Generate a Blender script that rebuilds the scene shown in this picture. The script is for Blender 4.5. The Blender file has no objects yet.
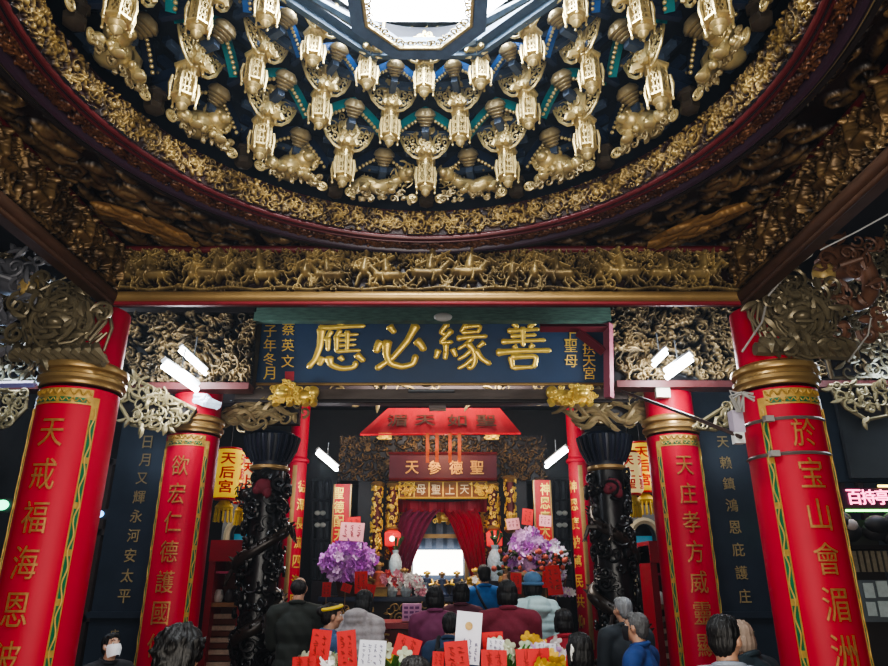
import bpy, bmesh, math, random
import numpy as np
from mathutils import Vector, Matrix
PI = math.pi
C = bpy.context.scene.collection
sc = bpy.context.scene

# ------------------------------------------------------------------ camera
F, TH, CAMZ = 667.0, math.radians(20.0), 1.68
cam = bpy.data.cameras.new('camera'); cam.sensor_width = 36.0; cam.lens = 36.0 * F / 888.0
cam.clip_end = 100
camo = bpy.data.objects.new('camera', cam); C.objects.link(camo)
camo.location = (0, 0, CAMZ); camo.rotation_euler = (PI / 2 + TH, 0, 0)
sc.camera = camo
CT, ST = math.cos(TH), math.sin(TH)

def P(px, py, Y):
    """world point at depth Y seen at photo pixel px,py"""
    v = 333 - py; u = px - 444
    t = Y / (F * CT - v * ST)
    return Vector((u * t, Y, CAMZ + (v * CT + F * ST) * t))
def scl(px, py, Y):
    """metres per pixel there"""
    p = P(px, py, Y)
    return (p.y * CT + (p.z - CAMZ) * ST) / F

# ------------------------------------------------------------------ materials
MATS = {}
def srgb(r, g, b):
    f = lambda c: (c / 255 / 12.92) if c / 255 <= 0.04045 else ((c / 255 + 0.055) / 1.055) ** 2.4
    return (f(r), f(g), f(b))
def M(name, col, rough=.5, metal=0.0, var=.25, scale=14.0, bump=0.0, emit=0.0, ecol=None, point=0.0, stretch=(1, 1, 1), coat=0.0, dark=None):
    if name in MATS: return MATS[name]
    m = bpy.data.materials.new(name); m.use_nodes = True
    nt = m.node_tree; b = nt.nodes['Principled BSDF']
    b.inputs['Roughness'].default_value = rough; b.inputs['Metallic'].default_value = metal
    if coat: b.inputs['Coat Weight'].default_value = coat; b.inputs['Coat Roughness'].default_value = .15
    tc = nt.nodes.new('ShaderNodeTexCoord'); mp = nt.nodes.new('ShaderNodeMapping'); mp.inputs['Scale'].default_value = stretch
    nz = nt.nodes.new('ShaderNodeTexNoise'); nz.inputs['Scale'].default_value = scale; nz.inputs['Detail'].default_value = 4
    nt.links.new(tc.outputs['Object'], mp.inputs['Vector']); nt.links.new(mp.outputs['Vector'], nz.inputs['Vector'])
    mx = nt.nodes.new('ShaderNodeMix'); mx.data_type = 'RGBA'
    dk = dark if dark else tuple(c * (1 - var) for c in col); lt = tuple(min(1, c * (1 + var)) for c in col)
    mx.inputs['A'].default_value = (*dk, 1); mx.inputs['B'].default_value = (*lt, 1)
    nt.links.new(nz.outputs['Fac'], mx.inputs['Factor'])
    last = mx.outputs['Result']
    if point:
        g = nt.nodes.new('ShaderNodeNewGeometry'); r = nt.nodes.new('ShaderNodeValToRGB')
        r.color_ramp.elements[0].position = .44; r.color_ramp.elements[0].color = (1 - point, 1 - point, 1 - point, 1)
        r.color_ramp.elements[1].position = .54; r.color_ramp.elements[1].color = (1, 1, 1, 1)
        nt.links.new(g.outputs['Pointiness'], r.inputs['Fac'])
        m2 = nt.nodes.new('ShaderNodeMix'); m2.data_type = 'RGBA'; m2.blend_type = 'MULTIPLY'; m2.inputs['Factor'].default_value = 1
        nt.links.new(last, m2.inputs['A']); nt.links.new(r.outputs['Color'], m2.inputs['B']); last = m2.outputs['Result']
    nt.links.new(last, b.inputs['Base Color'])
    if bump:
        bp = nt.nodes.new('ShaderNodeBump'); bp.inputs['Strength'].default_value = bump; bp.inputs['Distance'].default_value = .01
        nt.links.new(nz.outputs['Fac'], bp.inputs['Height']); nt.links.new(bp.outputs['Normal'], b.inputs['Normal'])
    if emit:
        b.inputs['Emission Strength'].default_value = emit
        if ecol: b.inputs['Emission Color'].default_value = (*ecol, 1)
        else: nt.links.new(last, b.inputs['Emission Color'])
    MATS[name] = m
    return m
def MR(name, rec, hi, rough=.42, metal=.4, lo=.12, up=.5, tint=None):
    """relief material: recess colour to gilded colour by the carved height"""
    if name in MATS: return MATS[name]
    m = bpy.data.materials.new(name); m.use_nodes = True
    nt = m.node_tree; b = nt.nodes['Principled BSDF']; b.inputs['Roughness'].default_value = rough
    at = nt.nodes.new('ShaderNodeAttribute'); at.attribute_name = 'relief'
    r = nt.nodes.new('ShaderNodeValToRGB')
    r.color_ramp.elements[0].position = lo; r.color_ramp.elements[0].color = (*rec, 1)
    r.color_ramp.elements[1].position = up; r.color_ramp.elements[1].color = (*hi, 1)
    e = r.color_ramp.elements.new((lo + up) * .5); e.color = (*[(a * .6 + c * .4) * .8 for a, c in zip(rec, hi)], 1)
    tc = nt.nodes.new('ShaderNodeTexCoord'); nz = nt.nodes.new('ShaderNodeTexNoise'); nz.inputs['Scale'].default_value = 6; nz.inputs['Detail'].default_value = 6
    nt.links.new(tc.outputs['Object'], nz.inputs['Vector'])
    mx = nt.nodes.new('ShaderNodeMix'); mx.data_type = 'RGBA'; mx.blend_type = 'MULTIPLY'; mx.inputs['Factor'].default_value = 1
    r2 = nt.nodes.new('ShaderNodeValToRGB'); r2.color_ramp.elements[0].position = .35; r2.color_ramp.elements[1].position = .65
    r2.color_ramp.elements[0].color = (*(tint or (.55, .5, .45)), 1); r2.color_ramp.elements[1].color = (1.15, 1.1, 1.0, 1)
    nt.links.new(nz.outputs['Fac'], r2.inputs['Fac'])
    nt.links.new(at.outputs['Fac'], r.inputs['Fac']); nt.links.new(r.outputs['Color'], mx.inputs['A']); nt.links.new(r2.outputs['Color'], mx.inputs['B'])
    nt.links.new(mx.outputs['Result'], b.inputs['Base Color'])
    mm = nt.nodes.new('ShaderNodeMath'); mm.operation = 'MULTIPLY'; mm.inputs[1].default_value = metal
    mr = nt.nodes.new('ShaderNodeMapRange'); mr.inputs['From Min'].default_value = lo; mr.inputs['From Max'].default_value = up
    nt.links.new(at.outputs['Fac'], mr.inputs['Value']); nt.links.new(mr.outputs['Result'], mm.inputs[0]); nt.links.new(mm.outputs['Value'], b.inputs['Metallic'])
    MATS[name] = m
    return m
def ME(name, col, strength):
    if name in MATS: return MATS[name]
    m = bpy.data.materials.new(name); m.use_nodes = True
    nt = m.node_tree; nt.nodes.clear()
    e = nt.nodes.new('ShaderNodeEmission'); e.inputs['Color'].default_value = (*col, 1); e.inputs['Strength'].default_value = strength
    o = nt.nodes.new('ShaderNodeOutputMaterial'); nt.links.new(e.outputs[0], o.inputs[0])
    MATS[name] = m
    return m

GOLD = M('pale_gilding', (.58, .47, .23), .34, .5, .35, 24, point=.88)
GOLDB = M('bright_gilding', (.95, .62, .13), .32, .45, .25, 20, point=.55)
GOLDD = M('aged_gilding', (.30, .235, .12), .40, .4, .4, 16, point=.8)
BRASS = M('dull_brass_paint', (.34, .22, .085), .35, .45, .25, 8)
RED = M('red_lacquer', (.47, .008, .029), .50, 0, .12, 2.2); RED.node_tree.nodes['Principled BSDF'].inputs['Specular IOR Level'].default_value = .32
REDD = M('dark_red_lacquer', (.115, .008, .010), .42, 0, .35, 8)
REDB = M('bright_red_paint', (.72, .014, .020), .42, 0, .12, 5)
MAROON = M('maroon_board', (.16, .012, .022), .45, 0, .2, 6)
NAVY = M('navy_paint', (.012, .022, .055), .42, 0, .4, 7)
BLUE = M('blue_paint', (.014, .095, .34), .40, 0, .3, 9)
TEAL = M('teal_paint', (.010, .20, .23), .42, 0, .3, 9)
SLATE = M('slate_blue_paint', (.05, .075, .13), .45, 0, .4, 9)
DARK = M('dark_timber', (.020, .014, .013), .55, 0, .5, 9, bump=.2)
BROWN = M('brown_timber', (.075, .035, .018), .5, 0, .45, 7, bump=.2, stretch=(1, 1, 4))
BLACKW = M('black_carved_stone', (.012, .011, .011), .33, 0, .5, 14, bump=.3, point=.5)
STONE = M('dark_slate_stone', (.028, .038, .055), .35, 0, .3, 5)
GREYST = M('grey_granite', (.16, .17, .18), .6, 0, .3, 30)
GREEN = M('green_lacquer', (.01, .13, .05), .4, 0, .4, 10)
PURPLE = M('purple_moulding_paint', (.045, .022, .042), .35, 0, .3, 4)
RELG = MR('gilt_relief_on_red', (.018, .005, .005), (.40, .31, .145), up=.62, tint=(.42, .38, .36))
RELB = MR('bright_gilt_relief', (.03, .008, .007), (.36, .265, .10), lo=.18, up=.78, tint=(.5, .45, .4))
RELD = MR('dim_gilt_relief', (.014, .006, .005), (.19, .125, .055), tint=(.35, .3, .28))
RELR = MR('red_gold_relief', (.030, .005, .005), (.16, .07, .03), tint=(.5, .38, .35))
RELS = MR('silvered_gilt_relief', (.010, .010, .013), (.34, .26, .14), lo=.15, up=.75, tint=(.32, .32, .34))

# ------------------------------------------------------------------ objects
def thing(name, label, cat, loc=(0, 0, 0), rotz=0.0, group=None, kind=None):
    o = bpy.data.objects.new(name, None); C.objects.link(o); o.empty_display_size = .05
    o.location = loc; o.rotation_euler = (0, 0, rotz); o['label'] = label; o['category'] = cat
    if group: o['group'] = group
    if kind: o['kind'] = kind
    return o
def tag(o, label, cat, group=None, kind=None):
    o['label'] = label; o['category'] = cat
    if group: o['group'] = group
    if kind: o['kind'] = kind
    return o
def dup(root, loc, rotz=0.0, label=None, group=None, sc_=None, flip=False):
    r = root.copy(); C.objects.link(r); r.location = loc; r.rotation_euler = (0, 0, rotz)
    if sc_: r.scale = sc_ if hasattr(sc_, '__len__') else (sc_,) * 3
    if label: r['label'] = label
    if group: r['group'] = group
    for ch in list(root.children):
        c = ch.copy(); C.objects.link(c); c.parent = r
        for g in list(ch.children):
            d = g.copy(); C.objects.link(d); d.parent = c
    return r
def rot(ax, a): return np.array(Matrix.Rotation(a, 3, ax))

class MB:
    def __init__(s): s.v = []; s.f = []; s.n = 0
    def add(s, verts, faces):
        verts = np.asarray(verts, dtype=float).reshape(-1, 3)
        s.v.append(verts); n = s.n
        s.f += [[i + n for i in f] for f in faces]; s.n += len(verts); return s
    def box(s, c, size, R=None, taper=1.0):
        x, y, z = [d / 2 for d in size]; t = taper
        v = np.array([(-x, -y, -z), (x, -y, -z), (x, y, -z), (-x, y, -z), (-x * t, -y * t, z), (x * t, -y * t, z), (x * t, y * t, z), (-x * t, y * t, z)])
        if R is not None: v = v @ R.T
        return s.add(v + np.array(c), [(0, 3, 2, 1), (4, 5, 6, 7), (0, 1, 5, 4), (1, 2, 6, 5), (2, 3, 7, 6), (3, 0, 4, 7)])
    def tube(s, pts, rad, seg=6, caps=True, closed=False):
        p = np.asarray(pts, float); n = len(p)
        r = np.full(n, rad, float) if np.isscalar(rad) else np.asarray(rad, float)
        if closed: t = np.roll(p, -1, 0) - np.roll(p, 1, 0)
        else: t = np.gradient(p, axis=0)
        t /= (np.linalg.norm(t, axis=1, keepdims=True) + 1e-9)
        up = np.array([0, 0, 1.]) if abs(t[0][2]) < .9 else np.array([1., 0, 0])
        a = np.cross(t[0], up); a /= np.linalg.norm(a) + 1e-9
        rings = []; ang = np.arange(seg) * 2 * PI / seg
        for i in range(n):
            a = a - t[i] * np.dot(a, t[i]); a /= np.linalg.norm(a) + 1e-9
            b = np.cross(t[i], a)
            rings.append(p[i] + r[i] * (np.cos(ang)[:, None] * a + np.sin(ang)[:, None] * b))
        f = []
        for i in range(n if closed else n - 1):
            j = (i + 1) % n
            for k in range(seg):
                f.append((i * seg + k, i * seg + (k + 1) % seg, j * seg + (k + 1) % seg, j * seg + k))
        if caps and not closed:
            f.append(tuple(range(seg))[::-1]); f.append(tuple((n - 1) * seg + k for k in range(seg)))
        return s.add(np.concatenate(rings), f)
    def lathe(s, prof, seg=24, c=(0, 0, 0), R=None, a0=0.0, a1=2 * PI, cap=True):
        """prof: list of (r,z); axis z"""
        full = abs(a1 - a0 - 2 * PI) < 1e-6
        ns = seg if full else seg + 1
        ang = a0 + (a1 - a0) * np.arange(ns) / seg
        v = np.concatenate([np.stack([r * np.cos(ang), r * np.sin(ang), np.full(ns, z)], 1) for r, z in prof])
        if R is not None: v = v @ R.T
        f = []
        for i in range(len(prof) - 1):
            for k in range(ns if full else ns - 1):
                k2 = (k + 1) % ns
                f.append((i * ns + k, i * ns + k2, (i + 1) * ns + k2, (i + 1) * ns + k))
        if cap and full:
            if prof[0][0] > 1e-5: f.append(tuple(range(ns))[::-1])
            if prof[-1][0] > 1e-5: f.append(tuple((len(prof) - 1) * ns + k for k in range(ns)))
        return s.add(v + np.array(c), f)
    def ball(s, c, r, R=None, seg=10, rings=7):
        r = (r, r, r) if np.isscalar(r) else r
        v = [(0, 0, -1)]; f = []
        for i in range(1, rings):
            z = -math.cos(PI * i / rings); q = math.sin(PI * i / rings)
            v += [(q * math.cos(2 * PI * k / seg), q * math.sin(2 * PI * k / seg), z) for k in range(seg)]
        v.append((0, 0, 1)); v = np.array(v) * np.array(r)
        if R is not None: v = v @ R.T
        for k in range(seg): f.append((0, 1 + (k + 1) % seg, 1 + k))
        for i in range(rings - 2):
            for k in range(seg):
                a = 1 + i * seg; f.append((a + k, a + (k + 1) % seg, a + seg + (k + 1) % seg, a + seg + k))
        l = len(v) - 1; a = 1 + (rings - 2) * seg
        for k in range(seg): f.append((a + k, a + (k + 1) % seg, l))
        return s.add(v + np.array(c), f)
    def prism(s, poly, y0, y1):
        """poly in xz, extruded along y"""
        n = len(poly)
        v = [(x, y0, z) for x, z in poly] + [(x, y1, z) for x, z in poly]
        return s.add(v, [tuple(range(n)), tuple(range(2 * n - 1, n - 1, -1))] + [(i, i + n, (i + 1) % n + n, (i + 1) % n) for i in range(n)])
    def xf(s, fn):
        s.v = [fn(v) for v in s.v]; return s
    def merge(s, o):
        for_ = o.v and np.concatenate(o.v)
        if o.v: s.add(for_, o.f)
        return s
    def mesh(s, name, mat, smooth=True, sharp=None):
        me = bpy.data.meshes.new(name)
        v = np.concatenate(s.v) if s.v else np.zeros((0, 3))
        me.from_pydata(v.tolist(), [], s.f); me.update()
        if len(s.f) < 60000:
            q = bmesh.new(); q.from_mesh(me); bmesh.ops.recalc_face_normals(q, faces=q.faces); q.to_mesh(me); q.free()
        if mat: me.materials.append(mat)
        if smooth and len(me.polygons):
            me.polygons.foreach_set('use_smooth', [True] * len(me.polygons))
            if sharp is not None: me.set_sharp_from_angle(angle=sharp)
        return me
    def build(s, name, mat, parent=None, smooth=True, sharp=math.radians(40)):
        o = bpy.data.objects.new(name, s.mesh(name, mat, smooth, sharp)); C.objects.link(o)
        if parent: o.parent = parent
        return o
    def at(s, loc):
        return s.xf(lambda v: v - np.array(loc))
def struct(name, mb, mat, **k):
    o = mb.build(name, mat, None, **k); o['kind'] = 'structure'; return o
def bx(c, size, R=None): return MB().box(c, size, R)

# ------------------------------------------------------------------ carved relief rasteriser
class Relief:
    def __init__(s, nx, ny, seed=0):
        s.h = np.zeros((ny, nx), np.float32); s.nx = nx; s.ny = ny; s.rs = random.Random(seed); s.k = {}
    def ker(s, r):
        if r not in s.k:
            g = np.arange(-r, r + 1); d = (g[:, None] ** 2 + g[None] ** 2) / (r + .5) ** 2
            s.k[r] = np.where(d < 1, np.sqrt(np.maximum(0, 1 - d)), 0).astype(np.float32)
        return s.k[r]
    def dot(s, x, y, r, amp, base=0.0):
        r = max(1, int(round(r))); x = int(round(x)); y = int(round(y)); k = s.ker(r)
        x0, x1, y0, y1 = max(0, x - r), min(s.nx, x + r + 1), max(0, y - r), min(s.ny, y + r + 1)
        if x0 >= x1 or y0 >= y1: return
        kk = k[y0 - y + r:y1 - y + r, x0 - x + r:x1 - x + r]
        w = s.h[y0:y1, x0:x1]; np.maximum(w, np.where(kk > 0, base + amp * kk, 0), out=w)
    def stroke(s, pts, r0, r1, amp=1.0, base=0.0, bulge=False):
        pts = np.asarray(pts, float); d = np.r_[0, np.cumsum(np.hypot(*np.diff(pts, axis=0).T))]
        n = max(2, int(d[-1] / max(1, min(r0, r1, 3) * .6)) + 1); t = np.linspace(0, d[-1], n)
        xs = np.interp(t, d, pts[:, 0]); ys = np.interp(t, d, pts[:, 1])
        for i in range(n):
            q = i / (n - 1); r = r0 + (r1 - r0) * q
            if bulge: r = max(.8, r0 * math.sin(PI * (q * .92 + .05)))
            s.dot(xs[i], ys[i], r, amp * min(1, .45 + .55 * r / max(r0, r1)), base)
    def spiral(s, x, y, R, turns, a0, r, sg=1, amp=.8, base=0):
        n = int(14 * turns) + 4; t = np.linspace(0, 1, n)
        rr = R * (1 - t * .9); a = a0 + sg * t * turns * 2 * PI
        s.stroke(np.stack([x + rr * np.cos(a), y + rr * np.sin(a)], 1), r, r * .7, amp, base)
    def leaf(s, x, y, a, L, w, amp=.8, base=0, bend=.6):
        t = np.linspace(0, 1, 8); aa = a + bend * t
        px = x + np.cumsum(np.cos(aa)) * L / 8; py = y + np.cumsum(np.sin(aa)) * L / 8
        s.stroke(np.stack([px, py], 1), w, w * .3, amp, base, bulge=True)
    def fill_scroll(s, cell, amp=.7, dens=1.0, x0=0, x1=None, y0=0, y1=None):
        R = s.rs; x1 = x1 or s.nx; y1 = y1 or s.ny
        n = int((x1 - x0) * (y1 - y0) / (cell * cell) * dens)
        for _ in range(n):
            x = R.uniform(x0, x1); y = R.uniform(y0, y1); k = R.random(); b = R.uniform(0, .25)
            if k < .38: s.spiral(x, y, cell * R.uniform(.35, .7), R.uniform(.7, 1.5), R.uniform(0, 6.3), cell * .10, R.choice((-1, 1)), amp * R.uniform(.5, .9), b)
            elif k < .8: s.leaf(x, y, R.uniform(0, 6.3), cell * R.uniform(.6, 1.2), cell * R.uniform(.10, .2), amp * R.uniform(.5, 1), b, R.uniform(-1.5, 1.5))
            else: s.dot(x, y, cell * R.uniform(.12, .24), amp * R.uniform(.6, 1), b)
    def vine(s, amp=.75, per=None, wr=None, r=None):
        R = s.rs; per = per or s.ny * 1.6; wr = wr or s.ny * .27; r = r or s.ny * .05
        xs = np.arange(0, s.nx, 2.0); s.stroke(np.stack([xs, s.ny / 2 + wr * np.sin(xs / per * 2 * PI)], 1), r, r, amp * .7)
        for i in range(int(s.nx / per * 2) + 1):
            cx = (i + .5) * per / 2; sg = 1 if i % 2 == 0 else -1
            s.spiral(cx, s.ny / 2 - sg * wr * .25, s.ny * .34, 1.4, sg * PI / 2, r * .9, -sg, amp)
            s.dot(cx, s.ny / 2 - sg * wr * .25, s.ny * .13, amp * .9, .15)
            for _ in range(9):
                s.leaf(cx + R.uniform(-.5, .5) * per / 2, s.ny * R.uniform(.08, .92), R.uniform(0, 6.3), s.ny * R.uniform(.2, .36), s.ny * R.uniform(.05, .09), amp * R.uniform(.6, 1), .05, R.uniform(-1.2, 1.2))
    def rider(s, cx, y, S, d, amp=.8):
        R = s.rs; q = lambda *p: [(cx + d * a * S, y + b * S) for a, b in p]; j = lambda: R.uniform(-.06, .06)
        k = S
        for lx, kn, ft in ((-.42, (-.62, .22), (-.85, .05)), (-.36, (-.3, .2), (-.48, 0)), (.38, (.66, .32), (.62, .05)), (.32, (.5, .18), (.82, .16))):
            s.stroke(q((lx, .5), kn, ft), .075 * k, .045 * k, amp * .75, .05)
        s.stroke(q((-.5, .52), (0, .5), (.42, .55)), .19 * k, .16 * k, amp, .15)
        s.stroke(q((.4, .6), (.62, .85), (.72, 1.0)), .14 * k, .09 * k, amp * .9, .2)
        s.stroke(q((.7, 1.0), (.95, .82)), .085 * k, .055 * k, amp * .9, .2)
        s.stroke(q((-.55, .58), (-.8, .62), (-.95, .35)), .07 * k, .03 * k, amp * .7, .1)
        s.stroke(q((0, .65), (.06, 1.12)), .17 * k, .13 * k, amp, .3)
        s.dot(cx + d * .1 * S, y + 1.3 * S, .12 * k, amp, .35)
        s.stroke(q((.06, 1.08), (.28, .98), (.42, 1.15 + j())), .06 * k, .045 * k, amp * .8, .35)
        s.stroke(q((0, .7), (.16, .4), (.1, .2)), .085 * k, .06 * k, amp * .8, .35)
        w = R.choice([((-.5, .75), (.9, 1.4)), ((-.3, 1.35), (.75, .8)), ((.4, .8), (.5, 1.6))])
        s.stroke(q(*w), .03 * k, .03 * k, amp * .5, .45)
        if R.random() < .6: s.leaf(cx + d * S * -.2, y + 1.3 * S, PI / 2, .5 * S, .14 * S, amp * .6, .1)
    def footman(s, cx, y, S, d, amp=.8):
        R = s.rs; q = lambda *p: [(cx + d * a * S, y + b * S) for a, b in p]; k = S
        s.stroke(q((0, .6), (-.2, .3), (-.28, 0)), .1 * k, .06 * k, amp * .8, .1); s.stroke(q((.02, .6), (.24, .34), (.2, 0)), .1 * k, .06 * k, amp * .8, .1)
        s.stroke(q((0, .55), (.05, 1.02)), .18 * k, .13 * k, amp, .2); s.dot(cx + d * .08 * S, y + 1.22 * S, .12 * k, amp, .3)
        s.stroke(q((.05, 1.0), (.34, .9), (.48, 1.12)), .065 * k, .05 * k, amp * .8, .3); s.stroke(q((.0, 1.0), (-.3, .85), (-.36, .6)), .065 * k, .05 * k, amp * .8, .2)
        a = R.uniform(.3, 1.2); s.stroke(q((.48 - .8 * math.cos(a), 1.12 - .8 * math.sin(a)), (.48 + .5 * math.cos(a), 1.12 + .5 * math.sin(a))), .03 * k, .025 * k, amp * .5, .4)
    def battle(s, S, y, step=1.35, amp=.7):
        R = s.rs; x = S * .6
        while x < s.nx - S * .3:
            if R.random() < .62: s.rider(x, y + R.uniform(-.05, .1) * S, S * R.uniform(.85, 1.05), R.choice((-1, 1)), amp); x += S * step * R.uniform(.95, 1.25)
            else: s.footman(x, y + R.uniform(-.05, .1) * S, S * R.uniform(.85, 1.0), R.choice((-1, 1)), amp); x += S * step * .62
def relief_obj(name, h, fpos, amp, mat, parent=None, mask=None):
    """fpos(u,v)-> (pos[...,3], normal[...,3]); u,v in 0..1 grids"""
    ny, nx = h.shape
    u, v = np.meshgrid(np.linspace(0, 1, nx), np.linspace(0, 1, ny))
    p, n = fpos(u, v); p = p + n * (h * amp)[..., None]
    idx = np.arange(nx * ny).reshape(ny, nx)
    q = np.stack([idx[:-1, :-1], idx[:-1, 1:], idx[1:, 1:], idx[1:, :-1]], -1)
    if mask is not None: q = q[mask[:-1, :-1] & mask[1:, 1:] & mask[:-1, 1:] & mask[1:, :-1]]
    q = q.reshape(-1, 4); me = bpy.data.meshes.new(name)
    used, inv = np.unique(q, return_inverse=True); q = inv.reshape(-1, 4)
    vv = p.reshape(-1, 3)[used].astype(np.float32)
    me.vertices.add(len(vv)); me.vertices.foreach_set('co', vv.ravel())
    me.loops.add(q.size); me.loops.foreach_set('vertex_index', q.ravel().astype(np.int32))
    me.polygons.add(len(q)); me.polygons.foreach_set('loop_start', np.arange(0, q.size, 4, dtype=np.int32))
    me.update(calc_edges=True); me.validate()
    me.polygons.foreach_set('use_smooth', np.ones(len(me.polygons), bool))
    a = me.attributes.new('relief', 'FLOAT', 'POINT'); a.data.foreach_set('value', h.reshape(-1)[used].astype(np.float32))
    me.materials.append(mat)
    o = bpy.data.objects.new(name, me); C.objects.link(o)
    if parent: o.parent = parent
    return o
def flat(o, ex, ey, n):
    o, ex, ey, n = [np.array(q, float) for q in (o, ex, ey, n)]
    return lambda u, v: (o + u[..., None] * ex + v[..., None] * ey, np.broadcast_to(n, u.shape + (3,)))

# ------------------------------------------------------------------ carved scroll tubes (openwork)
def curl_pts(R, turns, a0, sg=1, n=None):
    n = n or int(9 * turns) + 4; t = np.linspace(0, 1, n); rr = R * (1 - .85 * t); a = a0 + sg * t * turns * 2 * PI
    return np.stack([rr * np.cos(a), rr * np.sin(a)], 1)
def openwork(mb, inside, box, cell, r, seed, dens=1.0, depth=.02, y=0.0, seg=5):
    """fills the region of the xz plane where inside(x,z) with curls and leaves facing -y"""
    R = random.Random(seed); x0, x1, z0, z1 = box; n = int((x1 - x0) * (z1 - z0) / (cell * cell) * dens)
    for _ in range(n):
        x = R.uniform(x0, x1); z = R.uniform(z0, z1)
        if not inside(x, z): continue
        yy = y - R.uniform(0, depth)
        if R.random() < .55:
            c = curl_pts(cell * R.uniform(.4, .75), R.uniform(.8, 1.4), R.uniform(0, 6.3), R.choice((-1, 1)))
            rr = r * np.linspace(1, .6, len(c))
        else:
            a = R.uniform(0, 6.3); b = R.uniform(-1.4, 1.4); t = np.linspace(0, 1, 6); L = cell * R.uniform(.8, 1.5)
            c = np.stack([np.cumsum(np.cos(a + b * t)), np.cumsum(np.sin(a + b * t))], 1) * L / 6; rr = r * (.35 + 1.5 * np.sin(PI * t))
        mb.tube(np.stack([x + c[:, 0], np.full(len(c), yy), z + c[:, 1]], 1), rr, seg)
    return mb
def mane(mb, c, R0, n, L, r, seed, spread=1.0, axis=None):
    """wavy hair strands around a head"""
    R = random.Random(seed)
    for i in range(n):
        a = 2 * PI * i / n + R.uniform(-.2, .2); w = R.uniform(.5, 1.2) * R.choice((-1, 1)); t = np.linspace(0, 1, 9)
        rad = R0 + L * R.uniform(.6, 1) * t; aa = a + w * .35 * np.sin(t * 2.2 * PI) * spread
        p = np.stack([c[0] + rad * np.cos(aa), c[1] - .03 * np.sin(t * PI) + R.uniform(-.04, .04), c[2] + rad * np.sin(aa)], 1)
        mb.tube(p, r * (1.15 - .8 * t), 6)
# ------------------------------------------------------------------ writing
_tc = {}
def glyph(ch, bold=.02):
    """-> (verts (N,2) fitted to a unit cell, faces)"""
    if (ch, bold) in _tc: return _tc[ch, bold]
    c = bpy.data.curves.new('glyph', 'FONT'); c.body = ch; c.size = 1; c.offset = bold; c.resolution_u = 3
    o = bpy.data.objects.new('glyph', c); C.objects.link(o)
    me = bpy.data.meshes.new_from_object(o.evaluated_get(bpy.context.evaluated_depsgraph_get()))
    bpy.data.objects.remove(o); bpy.data.curves.remove(c)
    v = np.array([q.co[:2] for q in me.vertices]); f = [tuple(p.vertices) for p in me.polygons]
    bpy.data.meshes.remove(me)
    lo, hi = v.min(0), v.max(0); v = (v - (lo + hi) / 2) / max(.55, (hi - lo).max())
    _tc[ch, bold] = (v, f); return v, f
def char_mesh(ch, w, h, depth, bold=.02, cuts=0, wob=0.0, seed=0):
    """character facing -y, centred, as a bmesh with thickness"""
    v, f = glyph(ch, bold); bm = bmesh.new()
    vs = [bm.verts.new((x, 0, z)) for x, z in v]
    for q in f:
        try: bm.faces.new([vs[i] for i in q])
        except ValueError: pass
    if wob:
        for q in bm.verts:
            x, z = q.co.x, q.co.z
            q.co.x += wob * (math.sin(z * 9 + seed) * .5 + math.sin(z * 23 + x * 17 + seed * 2) * .35); q.co.z += wob * (math.sin(x * 8 + seed * 1.7) * .8 + math.sin(x * 21 + z * 13) * .35) + .10 * x * (wob > 0)
    for k in range(1, cuts):
        bmesh.ops.bisect_plane(bm, geom=bm.verts[:] + bm.edges[:] + bm.faces[:], plane_co=(-.5 + k / cuts, 0, 0), plane_no=(1, 0, 0))
    for q in bm.verts: q.co.x *= w; q.co.z *= h
    bmesh.ops.recalc_face_normals(bm, faces=bm.faces)
    r = bmesh.ops.extrude_face_region(bm, geom=bm.faces[:])
    for e in r['geom']:
        if isinstance(e, bmesh.types.BMVert): e.co.y -= depth
    bmesh.ops.recalc_face_normals(bm, faces=bm.faces)
    return bm
def bm_obj(name, bm, mat, parent=None, smooth=False):
    me = bpy.data.meshes.new(name); bm.to_mesh(me); bm.free(); me.materials.append(mat)
    if smooth: me.polygons.foreach_set('use_smooth', [True] * len(me.polygons))
    o = bpy.data.objects.new(name, me); C.objects.link(o)
    if parent: o.parent = parent
    return o
def write(chars, parent, mat, pos, w, h, depth=.006, bold=.02, wob=0, name='character', R=None):
    """flat characters; pos: list of local centres"""
    for i, (ch, p) in enumerate(zip(chars, pos)):
        bm = char_mesh(ch, w, h, depth, bold, 0, wob, i)
        mat4 = Matrix.Translation(p) @ (Matrix(R.tolist()).to_4x4() if R is not None else Matrix())
        bm.transform(mat4); bm_obj(name, bm, mat, parent)
def write_round(chars, parent, mat, Rc, ang, zs, w, h, depth=.006, bold=.02, name='character'):
    """characters wrapped on a column of radius Rc, centred on angle ang from -y"""
    for ch, z in zip(chars, zs):
        bm = char_mesh(ch, w, h, depth, bold, 8)
        for q in bm.verts:
            a = ang + q.co.x / Rc; r = Rc + .001 - q.co.y
            q.co = Vector((r * math.sin(a), -r * math.cos(a), q.co.z + z))
        bm_obj(name, bm, mat, parent)
def arc_sheet(mb, R, a0, a1, z0, z1, t=.004, n=12):
    """curved strip on a column (angles from -y) with thickness t"""
    a = np.linspace(a0, a1, n + 1); v = []
    for r in (R, R + t):
        for z in (z0, z1): v.append(np.stack([r * np.sin(a), -r * np.cos(a), np.full(n + 1, z)], 1))
    m = n + 1; f = []
    for k in range(n):
        f += [(2 * m + k, 2 * m + k + 1, 3 * m + k + 1, 3 * m + k), (m + k, 3 * m + k, 3 * m + k + 1, m + k + 1), (k, k + 1, 2 * m + k + 1, 2 * m + k)]
    f += [(0, 2 * m, 3 * m, m), (n, m + n, 3 * m + n, 2 * m + n)]
    mb.add(np.concatenate(v), f); return mb
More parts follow.
